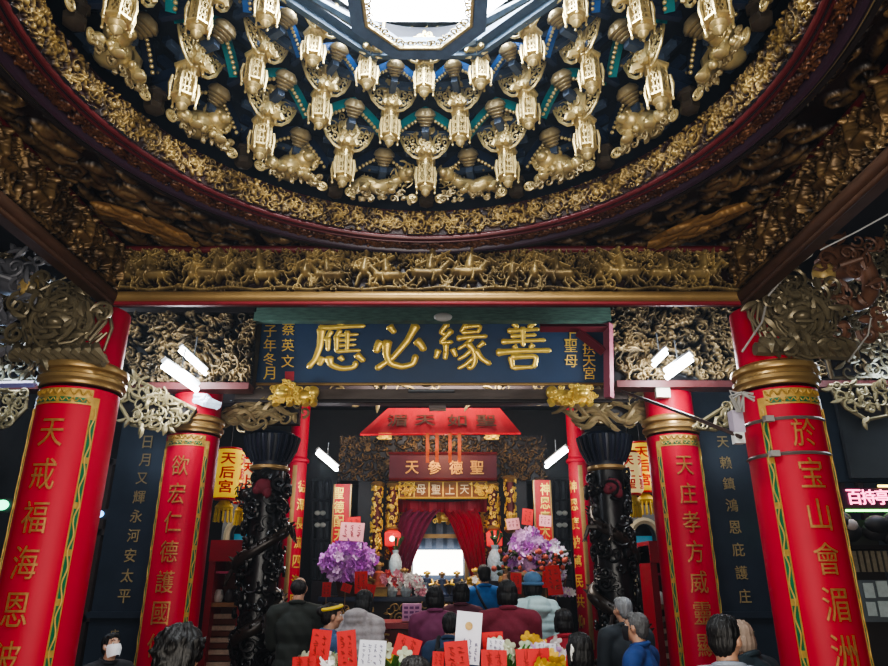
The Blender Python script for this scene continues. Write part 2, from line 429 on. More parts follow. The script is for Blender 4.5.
# ------------------------------------------------------------------ room shell
struct('floor', bx((0, 6.5, -.05), (15, 20, .1)), M('polished_floor', (.10, .085, .08), .25, 0, .3, 3))
struct('wall_back', bx((0, 15.3, 3), (15, .2, 6.4)), M('dark_wall', (.022, .018, .02), .6, 0, .4, 3))
struct('wall_left', bx((-7.1, 6.5, 3), (.2, 18, 6.4)), M('aisle_wall', (.05, .055, .065), .6, 0, .3, 3))
struct('wall_right', bx((7.1, 6.5, 3), (.2, 18, 6.4)), MATS['aisle_wall'])
CX, CY = -.126, 2.505                      # axis of the round coffered ceiling
BX0, BX1, BY0, BY1 = -2.43, 2.19, .2, 4.5  # clear opening of the bay
ZB, ZT = CAMZ + 1.84, CAMZ + 2.30          # frieze bottom / top
# upper ceiling, with the bay left open (four slabs)
mb = MB()
for x0, x1, y0, y1 in ((-7.2, BX0 - .3, -2.4, 15.4), (BX1 + .3, 7.2, -2.4, 15.4), (BX0 - .3, BX1 + .3, BY1 + .3, 15.4), (BX0 - .3, BX1 + .3, -2.4, BY0 - .3)):
    mb.box(((x0 + x1) / 2, (y0 + y1) / 2, 5.35), (x1 - x0, y1 - y0, .1))
struct('ceiling', mb, M('dark_ceiling', (.016, .014, .018), .7, 0, .4, 3))

# ------------------------------------------------------------------ carved friezes round the bay
def frieze(name, label, x0, y0, x1, y1, nrm, nx, seed, mat, S, figs=True):
    L = math.hypot(x1 - x0, y1 - y0); H = ZT - ZB
    t = thing(name, label, 'frieze', ((x0 + x1) / 2, (y0 + y1) / 2, ZB), kind='thing'); o = np.array(t.location)
    ny = int(nx * (H - .13) / L); r = Relief(nx, ny, seed)
    r.fill_scroll(ny * .2, .55, 2.0); r.fill_scroll(ny * .16, .7, 3.2, y0=int(ny * .5)); 
    xs = np.arange(0, nx, 2.0)
    r.stroke(np.stack([xs, ny * .07 + ny * .03 * np.sin(xs * .05)], 1), ny * .05, ny * .05, .5)
    r.battle(S * ny, ny * .08, 1.3, .8)
    d = np.array([x1 - x0, y1 - y0, 0.]); n = np.array([nrm[0], nrm[1], 0.])
    relief_obj('carved_relief', r.h, flat(np.array([x0, y0, ZB + .10]) - o + n * .02, d, (0, 0, H - .13), n), .11, mat, t)
    u = d / L; mid = np.array([(x0 + x1) / 2, (y0 + y1) / 2, 0.]); ang = math.atan2(u[1], u[0]); R = rot('Z', ang)
    b = MB()
    back = mid - n * .05
    b.box((back[0], back[1], (ZB + ZT) / 2 + .02), (L + .1, .10, H - .04), R)
    b.at(o).build('timber_beam', REDD if nrm[0] == 0 else BROWN, t)
    def rail(z, rr, off, m_, nm):
        q = MB(); a = np.array([x0, y0, z]) + n * off; e = np.array([x1, y1, z]) + n * off
        q.tube([a + (e - a) * k for k in np.linspace(0, 1, 5)], rr, 10).at(o).build(nm, m_, t)
    rail(ZB + .065, .042, .035, BRASS if nrm[0] == 0 else BROWN, 'gilt_moulding'); rail(ZB + .018, .018, .03, M('beam_red', (.22, .010, .018), .5, 0, .3, 5) if nrm[0] == 0 else BROWN, 'red_moulding'); rail(ZT - .02, .03, .05, REDD, 'upper_moulding')
    return t
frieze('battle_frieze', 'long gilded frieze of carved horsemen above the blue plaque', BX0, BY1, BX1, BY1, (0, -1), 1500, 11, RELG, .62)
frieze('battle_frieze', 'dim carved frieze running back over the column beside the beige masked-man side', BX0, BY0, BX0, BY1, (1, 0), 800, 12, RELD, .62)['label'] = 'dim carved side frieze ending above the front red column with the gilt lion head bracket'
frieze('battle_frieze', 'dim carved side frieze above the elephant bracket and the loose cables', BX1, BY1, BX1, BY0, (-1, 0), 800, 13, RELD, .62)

# ------------------------------------------------------------------ flat carved corners around the round opening
def zrel(z): return CAMZ + z
ZR = zrel(2.30)
nx, ny = 520, 480
r = Relief(nx, ny, 21); rs = r.rs
def toP(x, y): return ((x - BX0) / (BX1 - BX0) * nx, (y - BY0) / (BY1 - BY0) * ny)
for k in range(1500):
    x, y = rs.uniform(BX0, BX1), rs.uniform(BY0, BY1); d = math.hypot(x - CX, y - CY)
    if d < 1.95: continue
    a = math.atan2(y - CY, x - CX); px, py = toP(x, y)
    if rs.random() < .7: r.leaf(px, py, a + PI / 2 * rs.choice((-1, 1)) + rs.uniform(-.4, .4), rs.uniform(14, 34), rs.uniform(2, 4), rs.uniform(.4, .9), 0, rs.uniform(-.5, .5))
    else: r.spiral(px, py, rs.uniform(6, 11), 1.2, rs.uniform(0, 6), 1.6, 1, .6)
yy, xx = np.mgrid[0:ny, 0:nx]
wx = BX0 + xx / (nx - 1) * (BX1 - BX0); wy = BY0 + yy / (ny - 1) * (BY1 - BY0)
mask = np.hypot(wx - CX, wy - CY) > 1.965
spand = thing('carved_ceiling_corners', 'dark red carved ceiling corners surrounding the round golden dome', 'ceiling carving', (CX, CY, ZR + .03), kind='thing')
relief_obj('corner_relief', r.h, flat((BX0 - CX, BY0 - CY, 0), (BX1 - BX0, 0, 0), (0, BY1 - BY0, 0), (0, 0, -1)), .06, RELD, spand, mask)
# ochre cloud panels in the two far corners
def cloud_panel(px, py, flip, label):
    p = P(px, py, 1.0); k = (ZR - .01 - CAMZ) / (p.z - CAMZ); c = Vector((p.x * k, k, ZR - .03))
    a = math.atan2(c.y - CY, c.x - CX) + PI / 2
    t = thing('cloud_panel', label, 'carved panel', c, a)
    n2, m2 = 120, 44; r = Relief(n2, m2, 31)
    for q in range(26):
        x = rs.uniform(18, 102); y = rs.uniform(10, 34); r.leaf(x, y, rs.choice((0, PI)) + rs.uniform(-.5, .5), rs.uniform(20, 40), rs.uniform(3, 6), rs.uniform(.5, 1), .2, rs.uniform(-.6, .6))
    r.stroke([(8, 22), (60, 30), (112, 20)], 5, 4, .9, .2)
    g = np.mgrid[0:m2, 0:n2]; e = ((g[1] - 60) / 60) ** 2 + ((g[0] - 22) / 22) ** 2 < 1
    relief_obj('cloud_relief', np.maximum(r.h, .22 * e), flat((-.40, -.12, 0), (.80, 0, 0), (0, .24, 0), (0, 0, -1)), .035, M('ochre_gilding', (.30, .17, .055), .45, .25, .4, 9, point=.5), t, e)
cloud_panel(150, 222, 1, 'ochre carved cloud panel in the ceiling corner behind the lion-head column without cables')
cloud_panel(697, 222, -1, 'ochre carved cloud panel in the ceiling corner toward the cable-tied column')

# ------------------------------------------------------------------ ring mouldings of the dome
dome = thing('round_coffered_dome', 'round coffered dome ceiling with gilded rim bands and stepped blue brackets', 'dome ceiling', (CX, CY, ZR), kind='thing')
def band(nm, R0, z0, R1, z1, h, amp, mat):
    dr, dz = R1 - R0, z1 - z0; L = math.hypot(dr, dz); nr, nz = dz / L, -dr / L
    if nr > 0 and abs(nr) > .2: nr, nz = -nr, -nz
    if abs(nr) <= .2 and nz > 0: nr, nz = -nr, -nz
    def fp(u, v):
        a = u * 2 * PI; R = R0 + v * dr
        return np.stack([R * np.sin(a), R * np.cos(a), z0 + v * dz - 2.30 + 0 * a], -1), np.stack([nr * np.sin(a), nr * np.cos(a), nz + 0 * a], -1)
    return relief_obj(nm, h, fp, amp, mat, dome)
r = Relief(3000, 50, 41); r.fill_scroll(13, .8, 2.2); r.vine(.8, r=1.8)
for k in range(64):
    x = k * 46.8 + rs.uniform(0, 25); r.dot(x, 25, 5, .9, .15)
    for q in range(6): r.leaf(x, 25, q * 1.05, 11, 2.4, .8, .15)
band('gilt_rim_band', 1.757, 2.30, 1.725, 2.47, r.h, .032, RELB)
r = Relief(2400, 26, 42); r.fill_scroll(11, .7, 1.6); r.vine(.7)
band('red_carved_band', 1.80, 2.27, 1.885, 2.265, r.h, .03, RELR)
def ring(nm, prof, mat, seg=128): return MB().lathe([(a, b - 2.30) for a, b in prof], seg, cap=False).build(nm, mat, dome)
rr = lambda R, z, q, n=10: [(R + q * math.cos(a), z + q * math.sin(a)) for a in np.linspace(0, 2 * PI, n)]
ring('red_lip', rr(1.773, 2.287, .018), M('red_lip', (.09, .010, .012), .35, 0, .2, 5))
ring('red_lip', rr(1.80, 2.268, .010), MATS['red_lip'])
ring('purple_moulding', rr(1.918, 2.265, .034), PURPLE)
ring('gilt_bead', rr(1.956, 2.262, .007), GOLDD)
ring('outer_moulding', [(1.96, 2.27), (1.965, 2.25), (1.99, 2.25), (2.0, 2.30), (2.03, 2.33)], DARK)
r = Relief(2000, 22, 43); r.fill_scroll(11, .7, 1.6)
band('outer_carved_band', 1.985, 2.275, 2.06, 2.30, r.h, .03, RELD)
ring('floor_ledge', [(1.722, 2.47), (1.73, 2.48), (1.86, 2.48)], REDD)
# stepped shell behind the brackets
TIERS = [(1.60, 2.575), (1.44, 2.61), (1.18, 2.79), (.92, 2.965)]
ring('shell', [(1.86, 2.48), (1.86, 2.78), (1.62, 2.78), (1.62, 2.90), (1.36, 2.90), (1.36, 3.08), (1.08, 3.08), (1.08, 3.20), (.86, 3.20), (.86, 3.32)], M('dome_shell_paint', (.012, .016, .030), .6, 0, .4, 5))
for R_, z_ in ((1.68, 2.74), (1.40, 2.86), (1.12, 3.03)):
    ring('slate_ring_beam', [(R_, z_), (R_ - .03, z_), (R_ - .03, z_ + .05), (R_, z_ + .05)], SLATE, 64)
    b = MB()
    for k in range(int(R_ * 60)):
        a = k / int(R_ * 60) * 2 * PI; b.ball(((R_ - .035) * math.sin(a), (R_ - .035) * math.cos(a), z_ - 2.30 - .005), .010, None, 6, 4)
    b.build('bead_course', GOLDD, dome)

# ---- a hanging lantern post with figurine and two openwork wings
def hexa(r, z): return [(r * math.cos(a), r * math.sin(a), z) for a in [PI / 6 + k * PI / 3 for k in range(6)]]
def hexprism(mb, prof):
    v = [p for r_, z_ in prof for p in hexa(r_, z_)]; f = []
    for i in range(len(prof) - 1):
        for k in range(6): f.append((i * 6 + k, i * 6 + (k + 1) % 6, i * 6 + 6 + (k + 1) % 6, i * 6 + 6 + k))
    f += [tuple(range(6))[::-1], tuple(len(prof) * 6 - 6 + k for k in range(6))]
    mb.add(v, f)
def figurine(kind):
    m = MB(); S = .19
    m.lathe([(.05, 0), (.058, .02), (.045, .07), (.036, .10), (.042, .13), (.022, .152)], 10)      # robe and torso
    m.ball((0, -.006, .172), (.021, .022, .026)); m.lathe([(.024, .176), (.018, .195), (.006, .212), (0, .214)], 8)
    if kind == 0:
        m.tube([(.038, 0, .135), (.07, -.02, .155), (.075, -.03, .20)], [.014, .012, .009]); m.tube([(-.038, 0, .13), (-.07, -.03, .10), (-.05, -.06, .09)], [.014, .012, .009])
        m.tube([(.075, -.03, .10), (.078, -.03, .255)], [.005, .004]); m.ball((-.03, .02, .20), (.02, .01, .03))
        m.tube([(-.03, .03, .14), (-.075, .03, .19), (-.065, .03, .24)], [.008, .006, .003])
    elif kind == 1:
        m.tube([(.038, 0, .135), (.06, -.04, .12), (.012, -.06, .115)], [.014, .012, .01]); m.tube([(-.038, 0, .135), (-.06, -.04, .12), (-.012, -.06, .115)], [.014, .012, .01])
        for s in (-1, 1): m.tube([(s * .03, .02, .13), (s * .075, .02, .15), (s * .085, .02, .215), (s * .06, .02, .235)], [.01, .009, .006, .003])
    else:
        m.tube([(.038, 0, .135), (.075, 0, .15), (.095, -.01, .19)], [.014, .012, .009]); m.ball((.098, -.012, .20), .02); m.tube([(-.038, 0, .135), (-.078, -.01, .14), (-.095, -.01, .175)], [.014, .012, .009])
        m.tube([(-.03, .02, .10), (-.09, .02, .15), (-.11, .02, .23)], [.012, .012, .004]); m.tube([(.035, -.03, .02), (.06, -.05, .06), (.03, -.06, .1)], [.02, .018, .012])
    R = random.Random(90 + kind)
    for q in range(9):
        a = R.uniform(0, 6.3); z = R.uniform(.01, .14); c = curl_pts(.022, 1.2, R.uniform(0, 6), R.choice((-1, 1))); m.tube(np.stack([.042 * math.sin(a) + c[:, 0], np.full(len(c), -.05 * abs(math.cos(a)) - .012), z + c[:, 1]], 1), .008, 5)
    for s in (-1, 1): m.tube([(s * .03, .02, .13), (s * .065, .03, .17), (s * .06, .03, .23), (s * .085, .03, .26)], [.008, .010, .008, .002], 5); m.tube([(s * .02, -.03, .01), (s * .045, -.065, .0), (s * .055, -.07, -.02)], [.02, .018, .012], 6)
    m.tube([(0, .03, .16), (.0, .04, .24), (.02, .04, .27)], [.006, .012, .002], 5)
    return m
def wing(s):
    """fan shaped openwork wing beside the figurine"""
    m = MB(); out = [(0, 0), (.045, .012), (.10, .055), (.135, .115), (.15, .165), (.105, .15), (.055, .15), (.02, .13), (0, .06)]
    o = np.array(out + [out[0]]); t = np.linspace(0, 1, 28); d = np.linspace(0, 1, len(o))
    pts = np.stack([s * np.interp(t, d, o[:, 0]), np.full(28, -.01), np.interp(t, d, o[:, 1])], 1)
    m.tube(pts, .0095, 6)
    for cx, cz, R_, tu, a, sg in ((.045, .06, .032, 1.3, 1, 1), (.092, .095, .03, 1.3, 3, -1), (.05, .11, .026, 1.2, 4.2, 1), (.115, .132, .022, 1.1, 1, 1), (.02, .04, .016, 1, 2, -1), (.08, .055, .014, 1, 0, 1), (.088, .135, .016, 1, 4, 1)):
        c = curl_pts(R_, tu, a, sg); m.tube(np.stack([s * (cx + c[:, 0]), np.full(len(c), -.013), cz + c[:, 1]], 1), .0075 * np.linspace(1, .7, len(c)), 5)
    return m
def lantern(kind):
    t = thing('lantern_pendant', 'gilded lantern pendant', 'lantern pendant')
    b = MB(); W = .062
    hexprism(b, [(W + .018, -.075), (W + .02, -.066), (W, -.06)]); hexprism(b, [(W, .058), (W + .022, .066), (W + .026, .078), (W + .01, .088)]); hexprism(b, [(W * .62, -.06), (W * .62, .06)])
    for k in range(6):
        a = PI / 6 + k * PI / 3; p = np.array([W * math.cos(a), W * math.sin(a)]); b.box((p[0], p[1], 0), (.016, .016, .125), rot('Z', a))
        a2 = a + PI / 6; n = np.array([math.cos(a2), math.sin(a2)]) * W * .866; R = rot('Z', a2 - PI / 2)
        for z in (-.035, .0, .035): b.box((n[0], n[1], z), (.055, .010, .010), R)
        for dx in (-.012, .012): b.box((n[0] + dx * -math.sin(a2), n[1] + dx * math.cos(a2), 0), (.008, .010, .12), R)
        q = MB().tube([(n[0] * 1.02, n[1] * 1.02, .0)] * 1 + [(n[0] * 1.06, n[1] * 1.06, .001)], .016, 6); b.merge(q)
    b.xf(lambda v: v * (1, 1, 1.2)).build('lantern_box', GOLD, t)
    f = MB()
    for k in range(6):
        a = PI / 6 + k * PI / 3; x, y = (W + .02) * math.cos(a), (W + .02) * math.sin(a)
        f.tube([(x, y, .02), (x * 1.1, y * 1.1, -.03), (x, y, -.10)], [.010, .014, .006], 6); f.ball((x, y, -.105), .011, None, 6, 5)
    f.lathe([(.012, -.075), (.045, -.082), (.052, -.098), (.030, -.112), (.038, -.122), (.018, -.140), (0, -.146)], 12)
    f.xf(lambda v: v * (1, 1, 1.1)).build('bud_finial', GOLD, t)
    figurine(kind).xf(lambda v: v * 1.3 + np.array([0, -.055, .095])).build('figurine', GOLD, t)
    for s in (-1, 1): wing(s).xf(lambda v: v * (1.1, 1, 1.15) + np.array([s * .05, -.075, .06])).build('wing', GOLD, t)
    b = MB(); b.box((0, .13, .09), (.05, .30, .05)); b.box((0, .15, .14), (.20, .05, .03)); b.box((0, .06, .275), (.40, .05, .022)); b.box((0, .10, .225), (.26, .05, .03)); b.box((0, .19, .02), (.04, .2, .05))
    b.build('support_arm', NAVY, t)
    return t
# ---- hooded boss between lanterns
def hood(mat):
    t = thing('hooded_boss', 'ridged boss', 'bracket boss')
    m = MB(); n = 21; u = np.linspace(-1, 1, n); x = u * .235; z = .115 - .19 * np.abs(u) ** 1.35 - .02 * np.cos(u * PI)
    v = []
    for y0, dz, k in ((-.085, 0, 1), (-.08, .075, 1.07), (-.01, .085, 1.09), (-.02, .02, 1)):
        v.append(np.stack([x * k, np.full(n, y0) + .07 * np.abs(u), z + dz], 1))
    f = [(r_ * n + k, r_ * n + k + 1, ((r_ + 1) % 4) * n + k + 1, ((r_ + 1) % 4) * n + k) for r_ in range(4) for k in range(n - 1)]
    m.add(np.concatenate(v), f); m.build('hood', mat, t)
    for s in (-1, 1):
        b = MB()
        for k in range(1, n - 1):
            if u[k] * s > .25: b.ball((x[k], -.08 + .07 * abs(u[k]), z[k] - .012), .0135, None, 7, 5)
        b.build('bead_string', GOLD, t)
    b = MB(); R = rot('X', math.radians(40))
    prof = [(0.0, -.052), (.026, -.05)]
    for i in range(4):
        zz = -.048 + i * .022; q = .034 + .0115 * i; prof += [(q, zz), (q + .008, zz + .008), (q + .004, zz + .017)]
    prof += [(.068, .05), (.04, .075)]
    b.lathe(prof, 18, (0, -.075, .06), R); b.build('ridged_boss', M('boss_gilding', (.36, .29, .16), .36, .4, .35, 22, point=.85), t)
    b = MB(); b.box((0, .1, .0), (.05, .3, .06)); b.box((0, .17, -.05), (.30, .04, .04)); b.box((0, .13, -.10), (.16, .04, .04)); b.build('support_arm', SLATE, t)
    return t
# ---- crouching beast with curls
def beast(kind):
    t = thing('carved_beast', 'gilded beast', 'carved beast'); m = MB(); R = random.Random(50 + kind); d = 1 if kind % 2 else -1
    if kind < 2:      # dragon, long body
        p = np.array([(-.17, .02, .03), (-.10, -.02, .075), (-.02, -.03, .04), (.06, -.03, .075), (.12, -.05, .115)]) * (d, 1, 1)
        tt = np.linspace(0, 1, 17); pp = np.stack([np.interp(tt, np.linspace(0, 1, 5), p[:, k]) for k in range(3)], 1)
        m.tube(pp, .022 + .022 * np.sin(PI * np.clip(tt * .9 + .1, 0, 1)), 9)
        for i in range(15): m.tube([pp[i], pp[i] + (0, 0, .055)], [.013, .002], 5)
        m.ball((d * .13, -.075, .115), (.046, .05, .04)); m.ball((d * .145, -.12, .10), (.028, .034, .024))
        for s in (-1, 1): m.ball((d * .13 + s * .025, -.105, .135), .012); m.tube([(d * .13 + s * .02, -.06, .15), (d * .13 + s * .05, -.03, .20), (d * .13 + s * .085, -.02, .195)], [.011, .008, .003])
        for x in (-.11, .04): m.tube([(d * x, -.05, .05), (d * x + .03, -.09, .02), (d * x + .01, -.10, -.015)], [.024, .018, .012]); m.ball((d * x + .01, -.105, -.02), (.024, .022, .012))
        mane(m, (d * .13, -.05, .12), .035, 11, .05, .008, kind)
    else:             # lion, facing inward
        m.ball((0, .0, .06), (.075, .085, .07)); m.ball((d * .055, -.06, .10), (.062, .06, .058)); m.ball((d * .06, -.12, .085), (.034, .03, .026))
        for s in (-1, 1): m.ball((d * .06 + s * .026, -.108, .112), .013); m.tube([(s * .06, -.04, .04), (s * .075, -.07, .01), (s * .07, -.08, -.02)], [.03, .024, .022]); m.ball((s * .07, -.095, -.022), (.028, .03, .014))
        for k in range(18):
            a = 2 * PI * k / 18; c = curl_pts(.02, 1.2, R.uniform(0, 6)); m.tube(np.stack([d * .055 + .066 * math.cos(a) + c[:, 0], np.full(len(c), -.07), .105 + .062 * math.sin(a) + c[:, 1]], 1), .0085, 5)
        m.tube([(-d * .06, .0, .05), (-d * .12, -.02, .07), (-d * .125, -.02, .13), (-d * .09, -.02, .16)], [.024, .028, .024, .008])
        m.ball((-d * .11, -.05, .02), (.04, .04, .035)); m.ball((d * .12, -.03, .015), (.035, .035, .03))
        for k in range(6): m.ball((R.uniform(-.13, .13), -.07, R.uniform(-.01, .03)), R.uniform(.014, .024))
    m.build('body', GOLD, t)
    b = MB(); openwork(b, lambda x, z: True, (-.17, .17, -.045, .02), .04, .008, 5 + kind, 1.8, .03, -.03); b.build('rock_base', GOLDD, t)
    return t
# ---- dark corbel with two scroll medallions
def corbel():
    t = thing('scroll_corbel', 'dark corbel', 'corbel'); b = MB()
    hexprism(b, [(.03, -.10), (.055, -.085), (.06, -.05), (.05, -.04), (.05, .01), (.065, .02), (.065, .04)]); b.build('corbel_block', M('dark_gilding', (.06, .045, .03), .4, .3, .4, 20, point=.5), t)
    for s in (-1, 1):
        m = MB(); a = np.linspace(0, 2 * PI, 17)[:-1]
        m.tube(np.stack([s * .10 + .034 * np.cos(a), np.full(16, -.03), -.055 + .030 * np.sin(a)], 1), .0085, 6, closed=True)
        for q in range(3):
            c = curl_pts(.016, 1.2, q * 2.1); m.tube(np.stack([s * .10 + .011 * math.cos(q * 2.1) + c[:, 0], np.full(len(c), -.03), -.055 + .011 * math.sin(q * 2.1) + c[:, 1]], 1), .006, 5)
        m.build('scroll_medallion', GOLD, t)
    return t
ORD = {0: 'straight above the plaque centre', 1: 'first', 2: 'second', 3: 'third', 4: 'fourth', 5: 'fifth', 6: 'sixth'}
def where(i, half):
    """words for the place of a repeat round the dome"""
    if not half and i == 0: return 'on the dome centre line'
    side = 'elephant-bracket side' if i > 0 or (half and i == 0) else 'lion-bracket side'
    k = (i + 1 if i >= 0 else -i) if half else abs(i)
    return ORD[k] + ' from the centre line, ' + side
first = {}
def place(key, proto_fn, a, Rr, z, label, group, s=1.0):
    loc = Vector((CX + Rr * math.sin(a), CY + Rr * math.cos(a), zrel(z)))
    if key not in first:
        first[key] = t = proto_fn(); t.location = loc; t.rotation_euler = (0, 0, -a); t['label'] = label; t['group'] = group; t.scale = s if hasattr(s, '__len__') else (s,) * 3
        return t
    return dup(first[key], loc, -a, label, group, s)
ST16 = 2 * PI / 16
for i in range(-5, 5):
    a = (i + .5) * ST16
    kind = {0: 0, -1: 1, 1: 2, -2: 3}.get(i, (2 + (i % 2)))
    place(('beast', kind), lambda: beast(kind), a, 1.675, 2.545, ('gilded dragon' if kind < 2 else 'gilded curly lion') + ' on dome rim, ' + where(i, True), 'beasts round the dome rim', 1.25)
    place('hood_dark', lambda: hood(NAVY), a, 1.60, 2.70, 'dark hooded gilt boss above dome beast, ' + where(i, True), 'dark hooded bosses')
    place(('lan', (i * 2) % 3), lambda: lantern((i * 2) % 3), a, 1.19, 2.80, 'middle-tier gilt lantern with figurine, ' + where(i, True), 'middle-tier lantern pendants', (0.800, 0.800, 1.061))
    place('hood_blue', lambda: hood(BLUE), a, 1.02, 3.0, 'blue hooded gilt boss of top tier, ' + where(i, True), 'blue hooded bosses', .82)
for i in range(-5, 6):
    a = i * ST16
    place('corbel', corbel, a, 1.655, 2.575, 'dark corbel with scroll medallions, ' + where(i, False), 'corbels on the dome rim')
    place(('lan', i % 3), lambda: lantern(i % 3), a, 1.445, 2.61, 'lower-tier gilt lantern with figurine, ' + where(i, False), 'lower-tier lantern pendants', (0.865, 0.865, 1.147))
    place('hood_teal', lambda: hood(TEAL), a, 1.30, 2.835, 'teal hooded gilt boss, ' + where(i, False), 'teal hooded bosses', .95)
    place(('lan', (i + 1) % 3), lambda: lantern((i + 1) % 3), a, .925, 2.975, 'top-tier gilt lantern with figurine, ' + where(i, False), 'top-tier lantern pendants', (.78, .78, .95))
# ---- octagonal crown of the dome: rim, sloping struts, hanging frame
def octpts(R_, z, k0=.5): return [(R_ * math.sin((k + k0) * PI / 4), R_ * math.cos((k + k0) * PI / 4), z) for k in range(8)]
FRD = M('dusky_blue_paint', (.055, .09, .14), .5, 0, .4, 18)
crown = thing('octagonal_skylight_frame', 'pale blue octagonal frame hanging under the bright skylight of the dome', 'skylight frame', (CX, CY, zrel(2.615)))
FR = M('pale_blue_gilding', (.10, .15, .23), .4, .2, .4, 18, point=.4)
def octframe(mb, R0, R1, z0, z1):
    v = octpts(R0, z0) + octpts(R1, z0) + octpts(R1, z1) + octpts(R0, z1); f = []
    for q in range(4):
        for k in range(8): f.append((q * 8 + k, q * 8 + (k + 1) % 8, ((q + 1) % 4) * 8 + (k + 1) % 8, ((q + 1) % 4) * 8 + k))
    mb.add(v, f)
m = MB(); octframe(m, .29, .365, -.03, .05); m.build('hanging_frame', FR, crown)
m = MB(); octframe(m, .275, .295, -.03, -.015); octframe(m, .345, .36, .03, .05); m.build('frame_bead', GOLD, crown)
m = MB()
R = random.Random(3)
for k in range(8):
    a0 = (k + .5) * PI / 4; p0 = np.array([.29 * math.sin(a0), .29 * math.cos(a0)]); a1 = a0 + PI / 4; p1 = np.array([.29 * math.sin(a1), .29 * math.cos(a1)])
    for q in range(9):
        e = p0 + (p1 - p0) * (q + .5) / 9; c = curl_pts(R.uniform(.012, .026), 1.1, R.uniform(0, 6), R.choice((-1, 1))); s = 1 - R.uniform(.01, .10)
        m.tube(np.stack([e[0] * s + c[:, 0], e[1] * s + c[:, 1], np.full(len(c), 0)], 1), .0045, 5)
m.build('scroll_fringe', GOLDD, crown)
for k in range(8):
    a = (k + .5) * PI / 4; m = MB(); u = np.array([math.sin(a), math.cos(a), 0])
    m.tube([u * .34 + (0, 0, .01), u * .55 + (0, 0, .22), u * .84 + (0, 0, .53)], [.03, .022, .03], 6); m.build('strut', FRD, crown)
m = MB(); octframe(m, .86, .80, .46, .51); octframe(m, .90, .86, .42, .46); m.build('upper_rim', FRD, crown)
sk = thing('skylight', 'glaring white daylight panel closing the top of the dome', 'skylight', (CX, CY, zrel(3.34)))
m = MB(); m.add(octpts(.9, 0), [tuple(range(8))]); m.build('daylight_panel', ME('daylight', (.93, .97, 1.0), 14), sk, smooth=False)
# ------------------------------------------------------------------ red lacquer columns
def red_column(name, label, x, y, R_, ztop, zc, chars, cw, ch, seg=40, full=True, collar_r=1.13):
    t = thing(name, label, 'column', (x, y, 0), kind='thing')
    MB().lathe([(R_ * 1.45, 0), (R_ * 1.5, .06), (R_ * 1.35, .14), (R_ * 1.5, .26), (R_ * 1.15, .40), (R_ * 1.05, .42)], seg).build('stone_base', GREYST, t)
    MB().lathe([(R_, .40), (R_, zc - .12)], seg, cap=False).build('shaft', RED, t)
    MB().lathe([(R_ * .93, zc - .05), (R_ * .93, ztop)], seg, cap=False).build('upper_shaft', RED, t)
    k = collar_r
    MB().lathe([(R_, zc - .10), (R_ * 1.05, zc - .095), (R_ * 1.05, zc - .075), (R_ * (1 + (k - 1) * .5), zc - .07), (R_ * k, zc - .055), (R_ * k, zc - .03), (R_ * 1.03, zc - .015), (R_ * 1.02, zc + .01), (R_ * k, zc + .02), (R_ * k * 1.02, zc + .04), (R_ * k, zc + .06), (R_ * 1.0, zc + .07), (R_ * .93, zc + .09)], seg, cap=False).build('moulded_collar', BRASS, t)
    # framed inscription panel facing the hall entrance
    A = math.radians(52); bw = .052 / R_ if R_ > .28 else .05 / R_; z1 = zc - .245; z0 = .75
    b = MB()
    for s in (-1, 1): arc_sheet(b, R_, s * A - bw / 2, s * A + bw / 2, z0, z1, .004, 4)
    arc_sheet(b, R_, -A - bw / 2, A + bw / 2, z1, z1 + .058, .004, 24)
    arc_sheet(b, R_, -A * .9, A * .9, z1 + .058, z1 + .11, .003, 24)
    b.build('gilt_border', M('border_gilding', (.46, .29, .075), .42, .3, .35, 30), t)
    g = MB(); ew = .009 / R_; k = 0; z = z1 - .10; cell = .30
    while z > z0 + .2:
        for s in (-1, 1):
            arc_sheet(g, R_ + .003, s * A - bw / 2 + ew, s * A + bw / 2 - ew, z - cell * .86, z, .003, 4)
        z -= cell * (1 if k % 2 else 1); k += 1
    for q in (-.6, -.2, .2, .6): arc_sheet(g, R_ + .003, q * A - A * .15, q * A + A * .15, z1 + .012, z1 + .046, .003, 6)
    g.build('green_inlay', GREEN, t)
    c = MB(); z = z1 - .02
    while z > z0:
        for s in (-1, 1):
            th = np.linspace(0, 1, 9); aa = s * A + (bw / 2 - ew * 1.4) * np.sin(th * 2 * PI) * .8; rr = R_ + .008
            zz = z - th * .20
            c.tube(np.stack([rr * np.sin(aa), -rr * np.cos(aa), zz], 1), .006, 5)
        z -= .20
    th = np.linspace(-A * .85, A * .85, 80); rr = R_ + .008
    c.tube(np.stack([rr * np.sin(th), -rr * np.cos(th), z1 + .084 + .016 * np.sin(th * 30)], 1), .007, 5)
    c.tube(np.stack([rr * np.sin(th), -rr * np.cos(th), z1 + .029 + .010 * np.sin(th * 40)], 1), .0045, 5)
    c.build('gilt_scrollwork', MATS['border_gilding'], t)
    n = len(chars); pitch = ch * 1.36
    write_round(chars, t, M('inscription_gilding', (.36, .17, .055), .45, .3, .5, 40), R_, 0, [z1 - .10 - ch * .5 - i * pitch for i in range(n)], cw, ch, .008, .0)
    return t
HX = 2.555; HC = -.11
red_column('red_column', 'big red column under the gilded lion-head bracket, inscribed beside the masked man in black', HC - HX, 4.75, .265, ZB + .05, 3.045, '天戒福海恩波澤深', .16, .205)
red_column('red_column', 'big red column tied with cables and a rod, beside the pink neon sign', HC + HX, 4.75, .262, ZB + .05, 3.045, '於宝山會湄洲顯聖靈', .16, .20)
red_column('red_column', 'slimmer red column behind the big dark tuft of hair, paper lanterns on its far side', HC - HX + .04, 6.95, .262, 3.56, 3.16, '欲宏仁德護國佑民', .165, .20)
red_column('red_column', 'slimmer red column carrying a small white box, behind the man in grey', HC + HX - .05, 6.95, .262, 3.56, 3.16, '天庄孝方威靈顯赫', .165, .20)
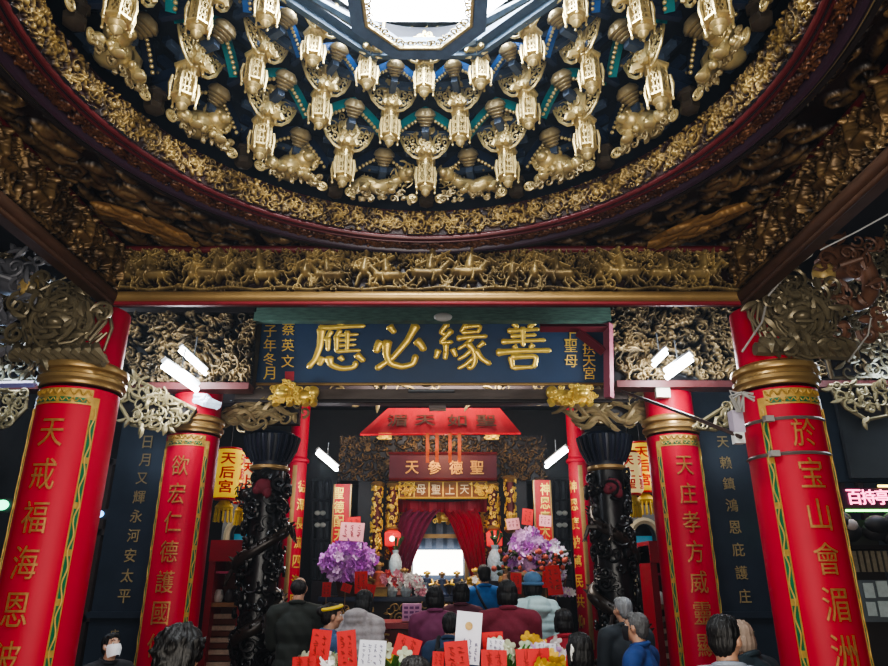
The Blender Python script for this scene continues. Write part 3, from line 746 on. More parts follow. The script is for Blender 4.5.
for s, lb in ((-1, 'thin red column far back, behind the balding man in dark olive'), (1, 'thin red column far back, between orchids and black dragon pillar')):
    t = thing('thin_red_column', lb, 'column', (HC + s * 2.42, 11.6, 0), kind='thing')
    MB().lathe([(.26, 0), (.24, .2), (.17, .3)], 24).build('stone_base', GREYST, t); MB().lathe([(.165, .3), (.165, 3.50)], 24, cap=False).build('shaft', RED, t); MB().lathe([(.17, 3.5), (.20, 3.52), (.20, 3.56), (.16, 3.6), (.155, 3.6), (.155, 5.2)], 24, cap=False).build('upper_shaft', RED, t)
    b = arc_sheet(MB(), .165, -.22, .22, .6, 3.45, .004, 6); b.build('gilt_strip', BRASS, t)
    write_round('德澤長流四海同沾' if s < 0 else '神恩廣被萬民共仰', t, GOLDB, .168, -s * .9, [3.1 - i * .30 for i in range(8)], .16, .2, .004)

# ------------------------------------------------------------------ black dragon pillars
def dragon_pillar(label, x, y, sg, seed):
    t = thing('dragon_pillar', label, 'pillar', (x, y, 0), kind='thing'); H = 2.78; R = random.Random(seed)
    MB().lathe([(.40, 0), (.42, .1), (.33, .2), (.30, .3), (.22, .34)], 8).build('octagonal_base', BLACKW, t)
    MB().lathe([(.175, .3), (.175, H)], 24, cap=False).build('shaft', BLACKW, t)
    tt = np.linspace(0, 1, 90); a = sg * (tt * 2.6 * 2 * PI) + .5; rr = .215 + .03 * np.sin(tt * 40)
    p = np.stack([rr * np.sin(a), -rr * np.cos(a), .45 + tt * (H - .75)], 1); rad = .035 + .035 * np.sin(PI * np.clip(tt, .05, 1)) ; m = MB().tube(p, rad, 10)
    for i in range(0, 90, 2):
        o = p[i] * (1.42, 1.42, 1); m.tube([p[i] * (1.2, 1.2, 1) + (0, 0, .02), o + (0, 0, .05)], [.022, .004], 5)
    e = p[-1]; m.ball(e * (1.15, 1.15, 1) + (0, 0, .05), (.085, .085, .075)); m.ball(e * (1.5, 1.5, 1) + (0, 0, .02), (.05, .05, .035))
    mane(m, e * (1.2, 1.2, 1) + np.array((0, 0, .05)), .07, 12, .10, .013, seed)
    for q in (.2, .42, .64, .85):
        i = int(q * 89); b = p[i]; o = np.array([b[0], b[1], 0]); o /= np.linalg.norm(o)
        for s in (-1, 1):
            sd = np.array([-o[1], o[0], 0]) * s
            m.tube([b, b + o * .05 + sd * .12, b + o * .08 + sd * .15 - (0, 0, .10)], [.035, .028, .02], 7)
            for k in (-1, 0, 1): m.tube([b + o * .08 + sd * .15 - (0, 0, .10), b + o * .10 + sd * (.15 + .03 * k) - (0, 0, .15)], [.014, .004], 5)
    m.build('coiled_dragon', M('dark_bronze_carving', (.030, .020, .014), .33, .15, .5, 20, point=.6), t)
    c = MB()
    for _ in range(230):
        aa = R.uniform(0, 2 * PI); z = R.uniform(.4, H - .05); cu = curl_pts(R.uniform(.04, .09), R.uniform(.8, 1.5), R.uniform(0, 6), R.choice((-1, 1))); r0 = .19 + R.uniform(0, .055)
        an = aa + cu[:, 0] / .19; c.tube(np.stack([r0 * np.sin(an), -r0 * np.cos(an), z + cu[:, 1]], 1), R.uniform(.013, .026) * np.linspace(1, .6, len(cu)), 5)
    for _ in range(60):
        aa = R.uniform(0, 2 * PI); z = R.uniform(.4, H - .05); c.ball((.19 * math.sin(aa), -.19 * math.cos(aa), z), (R.uniform(.02, .045),) * 2 + (R.uniform(.03, .07),), None, 7, 5)
    c.build('cloud_carving', BLACKW, t)
    MB().lathe([(.19, H - .02), (.215, H), (.215, H + .03), (.19, H + .04)], 24, cap=False).build('gilt_ring', BRASS, t)
    k = MB()
    k.lathe([(.185, H + .04), (.20, H + .10), (.27, H + .27), (.28, H + .36), (.24, H + .40)], 24)
    for i in range(24):
        aa = i / 24 * 2 * PI; k.tube([(.20 * math.cos(aa), .20 * math.sin(aa), H + .08), (.265 * math.cos(aa), .265 * math.sin(aa), H + .22), (.295 * math.cos(aa), .295 * math.sin(aa), H + .36)], [.014, .02, .024], 6)
    k.build('flared_capital', M('capital_paint', (.012, .016, .030), .4, 0, .5, 9), t)
    q = MB(); q.ball((0, -.20, H - .20), (.10, .05, .085)); q.ball((.05, -.22, H - .27), (.05, .03, .06)); q.ball((-.06, -.22, H - .24), (.05, .03, .05)); q.build('red_cloth_knot', M('dull_red_cloth', (.13, .008, .018), .8, 0, .3, 20), t)
DY = 7.45
dragon_pillar('black carved dragon pillar next to the yellow lanterns, behind the balding man', P(270.5, 460, DY).x, DY, 1, 61)
dragon_pillar('black carved dragon pillar behind the grey-haired man', P(606, 460, DY).x, DY, -1, 62)

# ------------------------------------------------------------------ name plaque
py_ = 7.0
bl, br = P(256, 385, py_ + .06), P(607, 385, py_ + .06); tl = P(256, 322, py_ - .12)
pc = Vector(((bl.x + br.x) / 2, py_, bl.z)); W = br.x - bl.x; Hp = tl.z - bl.z
tilt = rot('X', -math.atan2(-.18, Hp)) if False else rot('X', math.atan2(.18, Hp))
plq = thing('name_plaque', 'large navy plaque with four big gilt characters hanging under the horsemen frieze', 'plaque', pc)
Lp = math.hypot(Hp, .18)
PR = lambda x, d, z: Vector((tilt @ np.array([x, d, z])).tolist()) + Vector((0, .06, 0))
MB().box(tuple(PR(0, .03, Lp / 2)), (W, .06, Lp), tilt).build('board', M('plaque_navy', (.006, .040, .115), .5, 0, .25, 3), plq, sharp=.5)
b = MB(); b.tube([tuple(PR(-W / 2, 0, .01)), tuple(PR(W / 2, 0, .01))], .018, 8); b.build('lower_edge', BRASS, plq)
inv = lambda px, py, Yd: None
def plx(px): return P(px, 350, py_).x - pc.x
def plz(py): # distance up the board seen at pixel row py
    z = P(432, py, py_).z - pc.z
    lo, hi = 0, Lp
    for _ in range(30):
        mid = (lo + hi) / 2; w_ = PR(0, -.02, mid) + pc; v = (w_.y * CT + (w_.z - CAMZ) * ST); yy = 333 - F * ((w_.z - CAMZ) * CT - w_.y * ST) / v
        if yy > py: lo = mid
        else: hi = mid
    return lo
BRUSH = {
 '必': [([(.30, .95), (.36, .86), (.42, .78)], .055), ([(.15, .62), (.07, .48), (.06, .36)], .065), ([(.27, .64), (.25, .34), (.33, .14), (.56, .07), (.78, .13), (.83, .34)], .055), ([(.84, .98), (.66, .62), (.38, .26), (.04, .02)], .052), ([(.82, .64), (.93, .54), (.99, .40)], .065)],
 '善': [([(.32, 1.0), (.40, .90)], .045), ([(.72, 1.02), (.60, .89)], .045), ([(.20, .83), (.82, .87)], .036), ([(.26, .72), (.76, .75)], .034), ([(.08, .60), (.94, .64)], .036), ([(.50, .92), (.50, .50)], .040), ([(.32, .53), (.38, .45)], .038), ([(.70, .55), (.62, .46)], .038), ([(-.02, .37), (.40, .41), (1.04, .42)], .045), ([(.26, .29), (.30, .02)], .042), ([(.26, .28), (.76, .30), (.70, .04)], .042), ([(.30, .05), (.70, .07)], .036)],
 '緣': [([(.24, 1.0), (.08, .78), (.25, .76)], .040), ([(.32, .86), (.08, .58), (.34, .60)], .040), ([(.20, .58), (.20, .28)], .042), ([(.06, .44), (.00, .24)], .045), ([(.20, .40), (.18, .22)], .04), ([(.32, .46), (.40, .28)], .045), ([(.60, 1.0), (.48, .80)], .040), ([(.54, .92), (.88, .95), (.80, .78)], .036), ([(.50, .80), (.84, .82)], .034), ([(.40, .67), (.70, .71), (1.0, .72)], .040), ([(.72, .70), (.58, .54), (.42, .44)], .036), ([(.60, .58), (.74, .42), (.76, .18), (.68, .03), (.60, .08)], .044), ([(.70, .44), (.56, .30), (.42, .22)], .036), ([(.74, .28), (.58, .12), (.42, .03)], .036), ([(.94, .60), (.80, .48)], .040), ([(.76, .44), (.88, .24), (1.06, .12)], .046)],
 '應': [([(.50, 1.04), (.58, .95)], .045), ([(.14, .89), (.55, .92), (.98, .94)], .040), ([(.20, .90), (.18, .52), (.10, .24), (-.04, .04)], .048), ([(.38, .84), (.27, .62)], .036), ([(.32, .70), (.32, .40)], .038), ([(.54, .86), (.43, .66)], .036), ([(.47, .74), (.47, .38)], .036), ([(.48, .74), (.86, .76)], .030), ([(.48, .63), (.82, .65)], .028), ([(.48, .52), (.82, .54)], .028), ([(.46, .40), (.90, .42)], .032), ([(.66, .84), (.66, .41)], .034), ([(.24, .28), (.16, .10)], .048), ([(.34, .30), (.36, .12), (.56, .03), (.80, .06), (.82, .20)], .046), ([(.52, .29), (.60, .20)], .042), ([(.82, .34), (.97, .18)], .050)]}
def brush_char(ch, w, h):
    m = MB(); 
    for k, (pts, r) in enumerate(BRUSH[ch]):
        p = np.array(pts, float); d = np.r_[0, np.cumsum(np.hypot(*np.diff(p, axis=0).T))]; n = max(8, int(d[-1] * 26)); t_ = np.linspace(0, d[-1], n)
        x = np.interp(t_, d, p[:, 0]); z = np.interp(t_, d, p[:, 1])
        for _ in range(2): x[1:-1] = (x[:-2] + 2 * x[1:-1] + x[2:]) / 4; z[1:-1] = (z[:-2] + 2 * z[1:-1] + z[2:]) / 4
        u = np.linspace(0, 1, n); rad = r * 1.42 * (1.12 - .40 * u + .30 * np.exp(-((u - .02) / .10) ** 2) + .16 * np.exp(-((u - .93) / .08) ** 2)); rad[0] *= .55; rad[-1] *= .45
        m.tube(np.stack([(x - .5), np.full(n, -.004 * k / h * .2), (z - .5)], 1), rad, 10)
    return m.xf(lambda v: v * (w, h * .42, h))
for ch, px, w_ in zip('應必緣善', (339, 399.5, 461.5, 522.5), (58, 53, 54, 54)):
    s_ = scl(px, 347, py_); q_ = PR(plx(px), -.012, plz(346.5))
    brush_char(ch, w_ * s_ * .96, 47 * s_).xf(lambda v: v @ tilt.T + np.array(q_)).build('large_character', GOLDB, plq)
s_ = scl(432, 347, py_)
for chs, px, rows in (('子年冬月', 271, (331, 345, 359, 373)), ('蔡英文', 289, (329, 345, 361)), ('天上聖母', 570, (322, 334, 346, 361)), ('屯拱天宮', 588, (322, 348, 361, 373))):
    write(chs, plq, GOLDB, [PR(plx(px), -.001, plz(r)) for r in rows], 12.5 * s_, 12.5 * s_, .016, .0, .0, 'small_character', tilt)
MB().box(tuple(PR(plx(291), -.002, plz(376))), (9 * s_, .01, 9 * s_), tilt).build('red_seal', M('seal_red', (.5, .02, .04), .5, 0, .2, 40), plq)
# green painted lintel above the plaque
gl = P(254, 314, 6.6); gr = P(611, 314, 6.6)
t = thing('green_lintel_board', 'green marbled lintel board along the top of the navy plaque', 'board', ((gl.x + gr.x) / 2, 6.6, gl.z), kind='thing')
gh = 14 * scl(432, 315, 6.6)
MB().box((0, .05, 0), (gr.x - gl.x, .10, gh)).build('board', M('green_marbled_paint', (.085, .16, .125), .5, 0, .8, 9, stretch=(1, 1, 7), dark=(.02, .03, .03)), t)
c = P(443, 317, 6.6) - t.location; MB().ball(tuple(c), (.10, .03, .05), None, 16, 8).build('oval_lamp', M('oval_cover', (.45, .45, .42), .4, 0, .1, 9), t)
# beam the plaque stands on, with two gilded lion blocks
bz = P(432, 395, 7.1).z
t = thing('plaque_beam', 'weathered grey-brown beam running under the navy plaque', 'beam', (pc.x, 7.15, bz), kind='thing')
MB().box((0, .05, 0), (4.3, .22, .13)).build('beam', M('weathered_timber', (.11, .085, .07), .6, 0, .4, 5, stretch=(1, 1, 6)), t); MB().tube([(-2.15, -.06, -.07), (2.15, -.06, -.07)], .02, 8).build('lower_edge', DARK, t)
MB().box((-.0, -.01, .03), (.5, .24, .02)).build('metal_bracket', GREYST, t)
def lion_block(label, px, py, seed):
    c = P(px, py, 6.93); t = thing('lion_block', label, 'carved lion', c); m = MB(); R = random.Random(seed); s = 1 if seed % 2 else -1
    m.ball((s * .06, 0, .0), (.16, .10, .11)); m.ball((-s * .12, -.07, .03), (.115, .10, .11)); m.ball((-s * .13, -.16, .0), (.07, .05, .05)); m.ball((s * .17, -.02, .06), (.07, .06, .09))
    for k in (-1, 1): m.ball((-s * .12 + k * .045, -.15, .055), .022); m.ball((-s * .12 + k * .09, -.06, .12), (.03, .02, .03))
    for k in range(44):
        a = R.uniform(0, 6.3); q = R.uniform(.06, .15); cu = curl_pts(.034, 1.3, R.uniform(0, 6), R.choice((-1, 1)))
        if R.random() < .6: x, z = -s * .12 + q * math.cos(a), .03 + q * math.sin(a)
        else: x, z = R.uniform(-.2, .22), R.uniform(-.12, .12)
        m.tube(np.stack([x + cu[:, 0], np.full(len(cu), -.10 - R.uniform(0, .03)), z + cu[:, 1]], 1), .012, 5)
    for x in (-.2, -.05, .12, .2): m.tube([(x, -.06, -.06), (x, -.11, -.11), (x + .01, -.12, -.13)], [.04, .035, .04], 8)
    m.xf(lambda v: v * (1, 1, .84)).build('body', M('lion_gilding', (.95, .60, .15), .30, .45, .35, 24, point=.93), t)
lion_block('bright gilded lion block under the dated end of the navy plaque', 297, 397.5, 1); lion_block('bright gilded lion block under the plaque end with the red steel bracket', 568, 397.5, 2)
# carved bracket arms under the lion blocks
def bracket_arm(label, px, py, seed, mat, W=.55, H=.30, Y=7.2):
    c = P(px, py, Y); t = thing('carved_bracket', label, 'bracket', c); m = MB(); R = random.Random(seed)
    for k in range(16):
        x = R.uniform(-W, W); z = R.uniform(-H, H) * (1 - .3 * abs(x) / W); w = R.uniform(.1, .25); tt = np.linspace(0, 1, 9)
        m.tube(np.stack([x + (tt - .5) * R.uniform(.25, .5), -.05 - .05 * np.sin(tt * PI) + 0 * tt, z + w * .4 * np.sin(tt * 5 + k)], 1), .03 * np.sin(PI * (tt * .9 + .05)) + .006, 6)
    openwork(m, lambda x, z: True, (-W, W, -H, H), .13, .016, seed, 1.6, .06, -.03); m.build('scrolls', mat, t); MB().box((0, .08, 0), (W * 1.6, .12, H * 1.5)).build('core', DARK, t)
bracket_arm('dusky scroll bracket between the lion block and the dragon pillar, lantern side', 268, 412, 71, RELD if 0 else GOLDD, .42, .17); bracket_arm('dusky scroll bracket beneath the lion block, grey-haired man side', 607, 412, 72, GOLDD, .42, .17)
# red steel bracket in front of the plaque end
t = thing('red_steel_bracket', 'red steel angle bracket crossing the end of the navy plaque', 'bracket', P(608, 326, 6.3))
o = t.location; q = lambda px, py, Y=6.3: tuple(P(px, py, Y) - o)
sb = scl(608, 340, 6.3)
MB().tube([q(540, 328), q(608, 328)], .045, 4).tube([q(578, 332), q(604, 352)], .05, 4).build('arm', M('bracket_red', (.16, .01, .02), .45, 0, .2, 8), t); MB().tube([q(608, 324), q(609, 398)], .05, 4).build('upright', M('bracket_pink', (.32, .08, .12), .5, 0, .2, 8), t)

# ------------------------------------------------------------------ carved wall lintels either side of the plaque
def carved_lintel(label, px0, px1, py0, py1, Y, seed, mat, nx=600, style=0):
    a = P(px0, py1, Y); b = P(px1, py1, Y); top = P((px0 + px1) / 2, py0, Y).z; L = b.x - a.x; H = top - a.z
    t = thing('carved_lintel', label, 'carved panel', ((a.x + b.x) / 2, Y, a.z), kind='thing')
    ny = int(nx * H / L); r = Relief(nx, ny, seed); r.fill_scroll(ny * .24, .7, 2.2); r.fill_scroll(ny * .12, .85, 3.2)
    if style: r.battle(ny * .5, ny * .1, 1.5, .9)
    relief_obj('carved_relief', r.h, flat((-L / 2, -.02, .02), (L, 0, 0), (0, 0, H - .03), (0, -1, 0)), .13, mat, t)
    MB().box((0, .06, H / 2), (L, .14, H)).build('backing', DARK, t); MB().box((0, -.02, -.03), (L, .2, .07)).build('lower_rail', M('rail_red_brown', (.11, .03, .03), .45, 0, .3, 6), t); MB().box((0, -.02, H), (L, .2, .05)).build('upper_rail', DARK, t)
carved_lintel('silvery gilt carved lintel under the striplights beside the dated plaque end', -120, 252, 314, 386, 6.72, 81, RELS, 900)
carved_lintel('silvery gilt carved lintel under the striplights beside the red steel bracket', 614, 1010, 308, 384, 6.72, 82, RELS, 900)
def spandrel(label, pts, Y, seed, mat=None):
    """openwork corner bracket given by photo pixels"""
    w = [P(x, y, Y) for x, y in pts]; c = w[0]; t = thing('openwork_bracket', label, 'bracket', c); q = [(p.x - c.x, p.z - c.z) for p in w]
    n = len(q)
    def inside(x, z):
        r_ = False
        for i in range(n):
            (x1, z1), (x2, z2) = q[i], q[(i + 1) % n]
            if (z1 > z) != (z2 > z) and x < (x2 - x1) * (z - z1) / (z2 - z1) + x1: r_ = not r_
        return r_
    m = MB(); m.tube([(x, -.01, z) for x, z in q + [q[0]]], .022, 6)
    xs = [a for a, _ in q]; zs = [b for _, b in q]; openwork(m, inside, (min(xs), max(xs), min(zs), max(zs)), .12, .014, seed, 4.0, .03, -.02)
    m.build('openwork', mat or M('pale_openwork', (.20, .165, .085), .45, .25, .35, 16, point=.6), t); MB().prism(q, .02, .05).build('backing', DARK, t)
spandrel('pale openwork bracket between big and slimmer red columns, black tablet side of the masked man', [(121, 372), (196, 410), (188, 421), (160, 430), (132, 425), (120, 404)], 6.6, 91)
spandrel('pale openwork bracket beside the black pillar with the cable box', [(692, 428), (747, 392), (752, 408), (735, 424), (715, 430)], 6.6, 92)
spandrel('openwork bracket above the dark signboard by the neon sign', [(828, 386), (884, 386), (886, 416), (866, 420), (846, 408)], 6.6, 93)
spandrel('openwork bracket at the edge under the purple tie rail', [(-6, 392), (28, 392), (26, 408), (8, 426), (-6, 430)], 6.6, 94)
# tufted lion heads and elephants on the front columns
def head_bracket(label, px, py, Y, seed, flip, mat):
    c = P(px, py, Y); t = thing('lion_head_bracket', label, 'carved bracket', c); m = MB()
    m.ball((0, 0, 0), (.15, .14, .13)); m.ball((0, -.12, -.05), (.06, .06, .04)); m.tube([(-.07, -.13, .03), (0, -.15, .045), (.07, -.13, .03)], .018, 6); m.tube([(-.06, -.14, -.09), (0, -.16, -.10), (.06, -.14, -.09)], .014, 6)
    for s in (-1, 1): m.ball((s * .055, -.125, .04), .03)
    mane(m, (0, -.08, 0), .10, 22, .16, .022, seed, 1.6); mane(m, (0, -.02, 0), .13, 24, .25, .026, seed + 1, 2.2); openwork(m, lambda x, z: .12 < math.hypot(x, z) < .34, (-.34, .34, -.3, .34), .13, .016, seed, 2.2, .12, -.04)
    m.build('maned_head', mat, t); b = MB()
    for k in range(9): b.tube([(-.28 + .07 * k, -.05, -.20), (-.24 + .07 * k, -.11, -.26), (-.17 + .07 * k, -.05, -.33)], [.03, .04, .012], 6)
    b.tube([(-.32, -.02, -.26), (.34, -.02, -.30)], .05, 8).build('leaf_course', mat, t)
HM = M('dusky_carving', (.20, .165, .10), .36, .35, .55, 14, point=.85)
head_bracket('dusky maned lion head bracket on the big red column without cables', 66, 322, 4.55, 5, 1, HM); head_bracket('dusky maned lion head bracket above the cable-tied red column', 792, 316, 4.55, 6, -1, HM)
def elephant(label, px, py, s, mat):
    c = P(px, py, 4.6); t = thing('elephant_bracket', label, 'carved bracket', c); m = MB()
    tt = np.linspace(0, 1, 14); a = 2.6 - tt * 5.2
    m.tube(np.stack([s * (.06 + .17 * np.cos(a)), -.05 + 0 * a, .17 * np.sin(a) * 1.25], 1), .085 - .045 * tt, 10)
    m.ball((s * .10, .05, .16), (.17, .14, .13)); m.ball((s * .20, .0, .12), (.03, .09, .11)); m.tube([(s * -.02, -.12, .08), (s * .10, -.2, .10), (s * .16, -.2, .18)], [.025, .02, .006], 8)
    openwork(m, lambda x, z: True, (-.3, .3, -.45, -.22), .12, .02, 7, 1.6, .06, 0); openwork(m, lambda x, z: True, (-.22, .30, -.26, .30), .13, .013, 8, 1.5, .05, -.12); m.build('elephant_head', mat, t)
    MB().ball((s * -.13, -.08, .03), (.085, .07, .10)).tube([(s * -.13, -.15, .03), (s * -.13, -.16, .01)], .02).build('gilt_fruit', M('worn_gold_ball', (.55, .40, .16), .45, .2, .45, 10), t)
elephant('reddish carved elephant trunk bracket holding a gilt ball, beside trailing cables', 836, 282, 1, M('elephant_brown', (.17, .08, .045), .5, 0, .5, 8)); elephant('bluish carved elephant bracket with gilt ball at the shadowed edge', 18, 296, -1, M('elephant_grey', (.15, .15, .17), .5, .1, .5, 8))
# side tie rail with purple-white edge beyond the front column
t = thing('tie_beam', 'slender purple tie beam crossing behind the lion-head column', 'beam', P(-60, 385, 6.2), kind='thing')
MB().tube([(0, 0, 0), tuple(P(35, 384, 6.2) - t.location)], .035, 4).build('rail', M('tie_purple', (.16, .12, .2), .4, 0, .2, 6), t)
# ------------------------------------------------------------------ black inscribed stone tablets
def tablet(label, pxt, pxb, w, Y, chars, small, px_c):
    top = P(pxt, 425, Y); bot = P(pxb, 640, Y); x = (top.x + bot.x) / 2
    t = thing('inscribed_pillar', label, 'pillar', (x, Y, 0), kind='thing')
    MB().box((0, .2, 2.2), (w, .4, 3.9)).build('shaft', STONE, t, sharp=.5); MB().box((0, .19, .35), (w + .12, .5, .7)).build('pedestal', STONE, t, sharp=.5); MB().box((0, .19, 1.30), (w + .05, .46, .06)).build('ledge', STONE, t, sharp=.5)
    MB().box((0, .2, 4.2), (w + .1, .46, .25)).build('cap', DARK, t, sharp=.5)
    n = len(chars); write(chars, t, M('tablet_gilding', (.36, .27, .12), .5, .2, .3, 30), [Vector((px_c, -.002, 3.10 - i * 1.62 / (n - 1))) for i in range(n)], .13, .14, .006, .008)
    write(small, t, MATS['tablet_gilding'], [Vector((px_c - .02, -.052, 1.12 - i * .14)) for i in range(len(small))], .09, .09, .005, .006)
tablet('black stone pillar inscribed in gilt beside the masked man in black', 143, 118, .56, 7.5, '日月又輝永河安太平', '庄民敬獻', .04)
tablet('black stone pillar inscribed in gilt beside the man in grey', 722, 745, .56, 7.5, '天賴鎮鴻恩庇護庄', '信士敬', .02)

spandrel('dense carved bracket stack in shadow behind the bluish elephant bracket', [(-14, 252), (30, 262), (58, 300), (46, 378), (-14, 380)], 5.7, 95, MATS['dusky_carving']); spandrel('dense carved bracket stack behind the reddish elephant trunk and white cable', [(812, 300), (850, 250), (905, 232), (905, 376), (832, 378)], 5.7, 96, MATS['dusky_carving'])
# ------------------------------------------------------------------ altar hall
YA = 12.2
ATZ = P(440, 597, 10.6).z      # top of the altar table
def LP(o, px, py, Y): return tuple(P(px, py, Y) - o)
def flatbox(mb, o, px0, py0, px1, py1, Y, d, dy=0):
    """box whose front face fills a photo rectangle at depth Y"""
    a = P(px0, py1, Y); b = P(px1, py1, Y); zt = P((px0 + px1) / 2, py0, Y).z
    mb.box((((a.x + b.x) / 2) - o.x, Y + d / 2 + dy - o.y, (a.z + zt) / 2 - o.z), (b.x - a.x, d, zt - a.z)); return mb
CLOTH = M('red_canopy_cloth', (.42, .006, .014), .7, 0, .2, 5, stretch=(6, 1, 1)); INK = M('brown_lettering', (.09, .03, .008), .6, 0, .2, 20)
# red cloth canopy with lettering and orange streamers
c = P(441, 433, 10.6); t = thing('cloth_canopy', 'red cloth canopy valance with brown lettering above the maroon board', 'canopy', c)
m = MB(); n = 40; top = [(388, 409), (500, 407)]; bot = [(360, 434), (521, 433)]; v = []
for j in range(6):
    for i in range(n + 1):
        u = i / n; w = j / 5; x = (top[0][0] + (top[1][0] - top[0][0]) * u) * (1 - w) + (bot[0][0] + (bot[1][0] - bot[0][0]) * u) * w; y = 408 * (1 - w) + 433 * w
        p = P(x, y, 10.95 - .35 * w + .035 * w * math.sin(u * 46)) - c; v.append(tuple(p))
m.add(v, [(j * (n + 1) + i, j * (n + 1) + i + 1, (j + 1) * (n + 1) + i + 1, (j + 1) * (n + 1) + i) for j in range(5) for i in range(n)]); m.build('valance', CLOTH, t)
m = MB(); m.tube([LP(c, 360, 434.5, 10.58), LP(c, 521, 433.5, 10.58)], .018, 6); m.build('hem', REDB, t)
s_ = scl(441, 420, 10.75); R_ = rot('X', math.radians(-38))
write('湄天如聖', t, INK, [Vector(LP(c, px, 420.5, 10.72)) for px in (397, 425, 457, 486)], 20 * s_, 17 * s_, .01, .012, name='lettering', R=rot('X', math.radians(-35)))
for px in (427.5, 437, 450, 459.5):
    m = MB(); n = 9; v = []
    for i in range(n):
        a = LP(c, px - 1.7, 433 + i * 3.7, 10.5 + .02 * math.sin(i)); b = LP(c, px + 1.7, 433 + i * 3.7, 10.5 + .02 * math.sin(i + .6)); v += [a, b]
    m.add(v, [(2 * i, 2 * i + 1, 2 * i + 3, 2 * i + 2) for i in range(n - 1)]); m.build('streamer', M('orange_streamer', (.50, .085, .015), .7, 0, .2, 8), t)
# dark carved canopy of the shrine around the maroon plaque
c = P(441, 590, YA + .3); t = thing('altar_shrine', 'dark carved altar shrine with gilt trim and a glowing white niche', 'shrine', (c.x, YA + .3, 0), kind='thing'); o = Vector(t.location)
m = MB(); flatbox(m, o, 338, 436, 548, 481, YA + .25, .5); flatbox(m, o, 352, 480, 386, 640, YA + .3, .5); flatbox(m, o, 499, 480, 533, 640, YA + .3, .5); m.box((0, -.45, 1.60 / 2), (4.2, .9, 1.60)); m.build('carcass', M('shrine_timber', (.010, .007, .012), .5, 0, .4, 8), t)
a = P(338, 481, YA + .22); b = P(548, 481, YA + .22); zt = P(441, 436, YA + .22).z
r = Relief(600, 130, 101); r.fill_scroll(16, .8, 2.8)
relief_obj('carved_cresting', r.h, flat((a.x - o.x, -.10, a.z), (b.x - a.x, 0, 0), (0, 0, zt - a.z), (0, -1, 0)), .06, MR('shrine_relief', (.007, .006, .012), (.26, .17, .07), lo=.25, up=.85), t)
for px in (385, 492):
    m = MB(); q = LP(o, px, 436.5, YA); m.box(q, (.24, .08, .12)); openwork(m, lambda x, z: True, (q[0] - .12, q[0] + .12, q[2] - .06, q[2] + .06), .06, .012, 3, 1.8, .02, q[1] - .05)
    m.build('gilt_lion_boss', GOLDB, t)
for x0, x1 in ((384, 405), (481, 502)):
    a = P(x0, 560, YA + .3); b = P(x1, 560, YA + .3); zt = P(x0, 497, YA + .3).z; r = Relief(60, 150, 102); r.fill_scroll(12, .8, 2.2)
    relief_obj('gilt_side_panel', r.h, flat((a.x - o.x, -.01, a.z), (b.x - a.x, 0, 0), (0, 0, zt - a.z), (0, -1, 0)), .05, MR('panel_relief', (.16, .025, .015), (.75, .46, .12)), t)
m = MB(); flatbox(m, o, 396, 499, 486, 640, YA + 1.2, .1); m.build('niche_back', M('niche_blue', (.06, .09, .16), .5, 0, .5, 4), t)
m = MB()
for px in (409, 467): flatbox(m, o, px - 2, 536, px + 2, 592, YA + .8, .08)
flatbox(m, o, 409, 534, 467, 538, YA + .8, .08); m.build('gilt_niche_frame', BRASS, t)
m = MB()
for k in range(5): flatbox(m, o, 414 + k * 11, 520 + abs(k - 2) * 3, 421 + k * 11, 548, YA + 1.1, .06)
m.build('niche_statuary', M('niche_grey', (.10, .13, .2), .4, .1, .5, 12), t)
m = MB(); flatbox(m, o, 413, 550, 463, 575, YA + .95, .04); m.build('lit_glass', ME('niche_glow', (1, .97, .88), 4), t)
m = MB(); q = LP(o, 443, 517, YA + .5); m.ball(q, (.13, .05, .09)); openwork(m, lambda x, z: True, (q[0] - .16, q[0] + .16, q[2] - .12, q[2] + .10), .08, .014, 5, 2, .02, q[1] - .05); m.build('gilt_pearl_ornament', GOLDB, t)
# curtain
c = P(441, 505, YA + .1); t = thing('altar_curtain', 'red and purple curtain tied back in front of the glowing white niche', 'curtain', (c.x, YA + .1, c.z))
def drape(px_top, px_bot, py0, py1, mat, nm, w0, w1, folds):
    m = MB(); v = []; n = 24
    for j in range(9):
        w = j / 8; cx = px_top + (px_bot - px_top) * w ** .6; hw = w0 + (w1 - w0) * w
        for i in range(n + 1):
            u = i / n; p = P(cx + (u - .5) * hw, py0 + (py1 - py0) * w + (1 - w) * 3 * math.sin(u * PI), YA + .12 + .05 * math.sin(u * folds)) - t.location; v.append(tuple(p))
    m.add(v, [(j * (n + 1) + i, j * (n + 1) + i + 1, (j + 1) * (n + 1) + i + 1, (j + 1) * (n + 1) + i) for j in range(8) for i in range(n)]); m.build(nm, mat, t)
CR = M('curtain_red', (.42, .012, .03), .6, 0, .3, 6, stretch=(8, 1, 1)); CP = M('curtain_purple', (.26, .03, .10), .6, 0, .3, 6, stretch=(8, 1, 1))
drape(424, 398, 508, 585, CP, 'drape', 36, 13, 30); drape(458, 480, 508, 585, CR, 'drape', 36, 13, 30); drape(441, 441, 499, 512, CR, 'pelmet', 92, 92, 60)
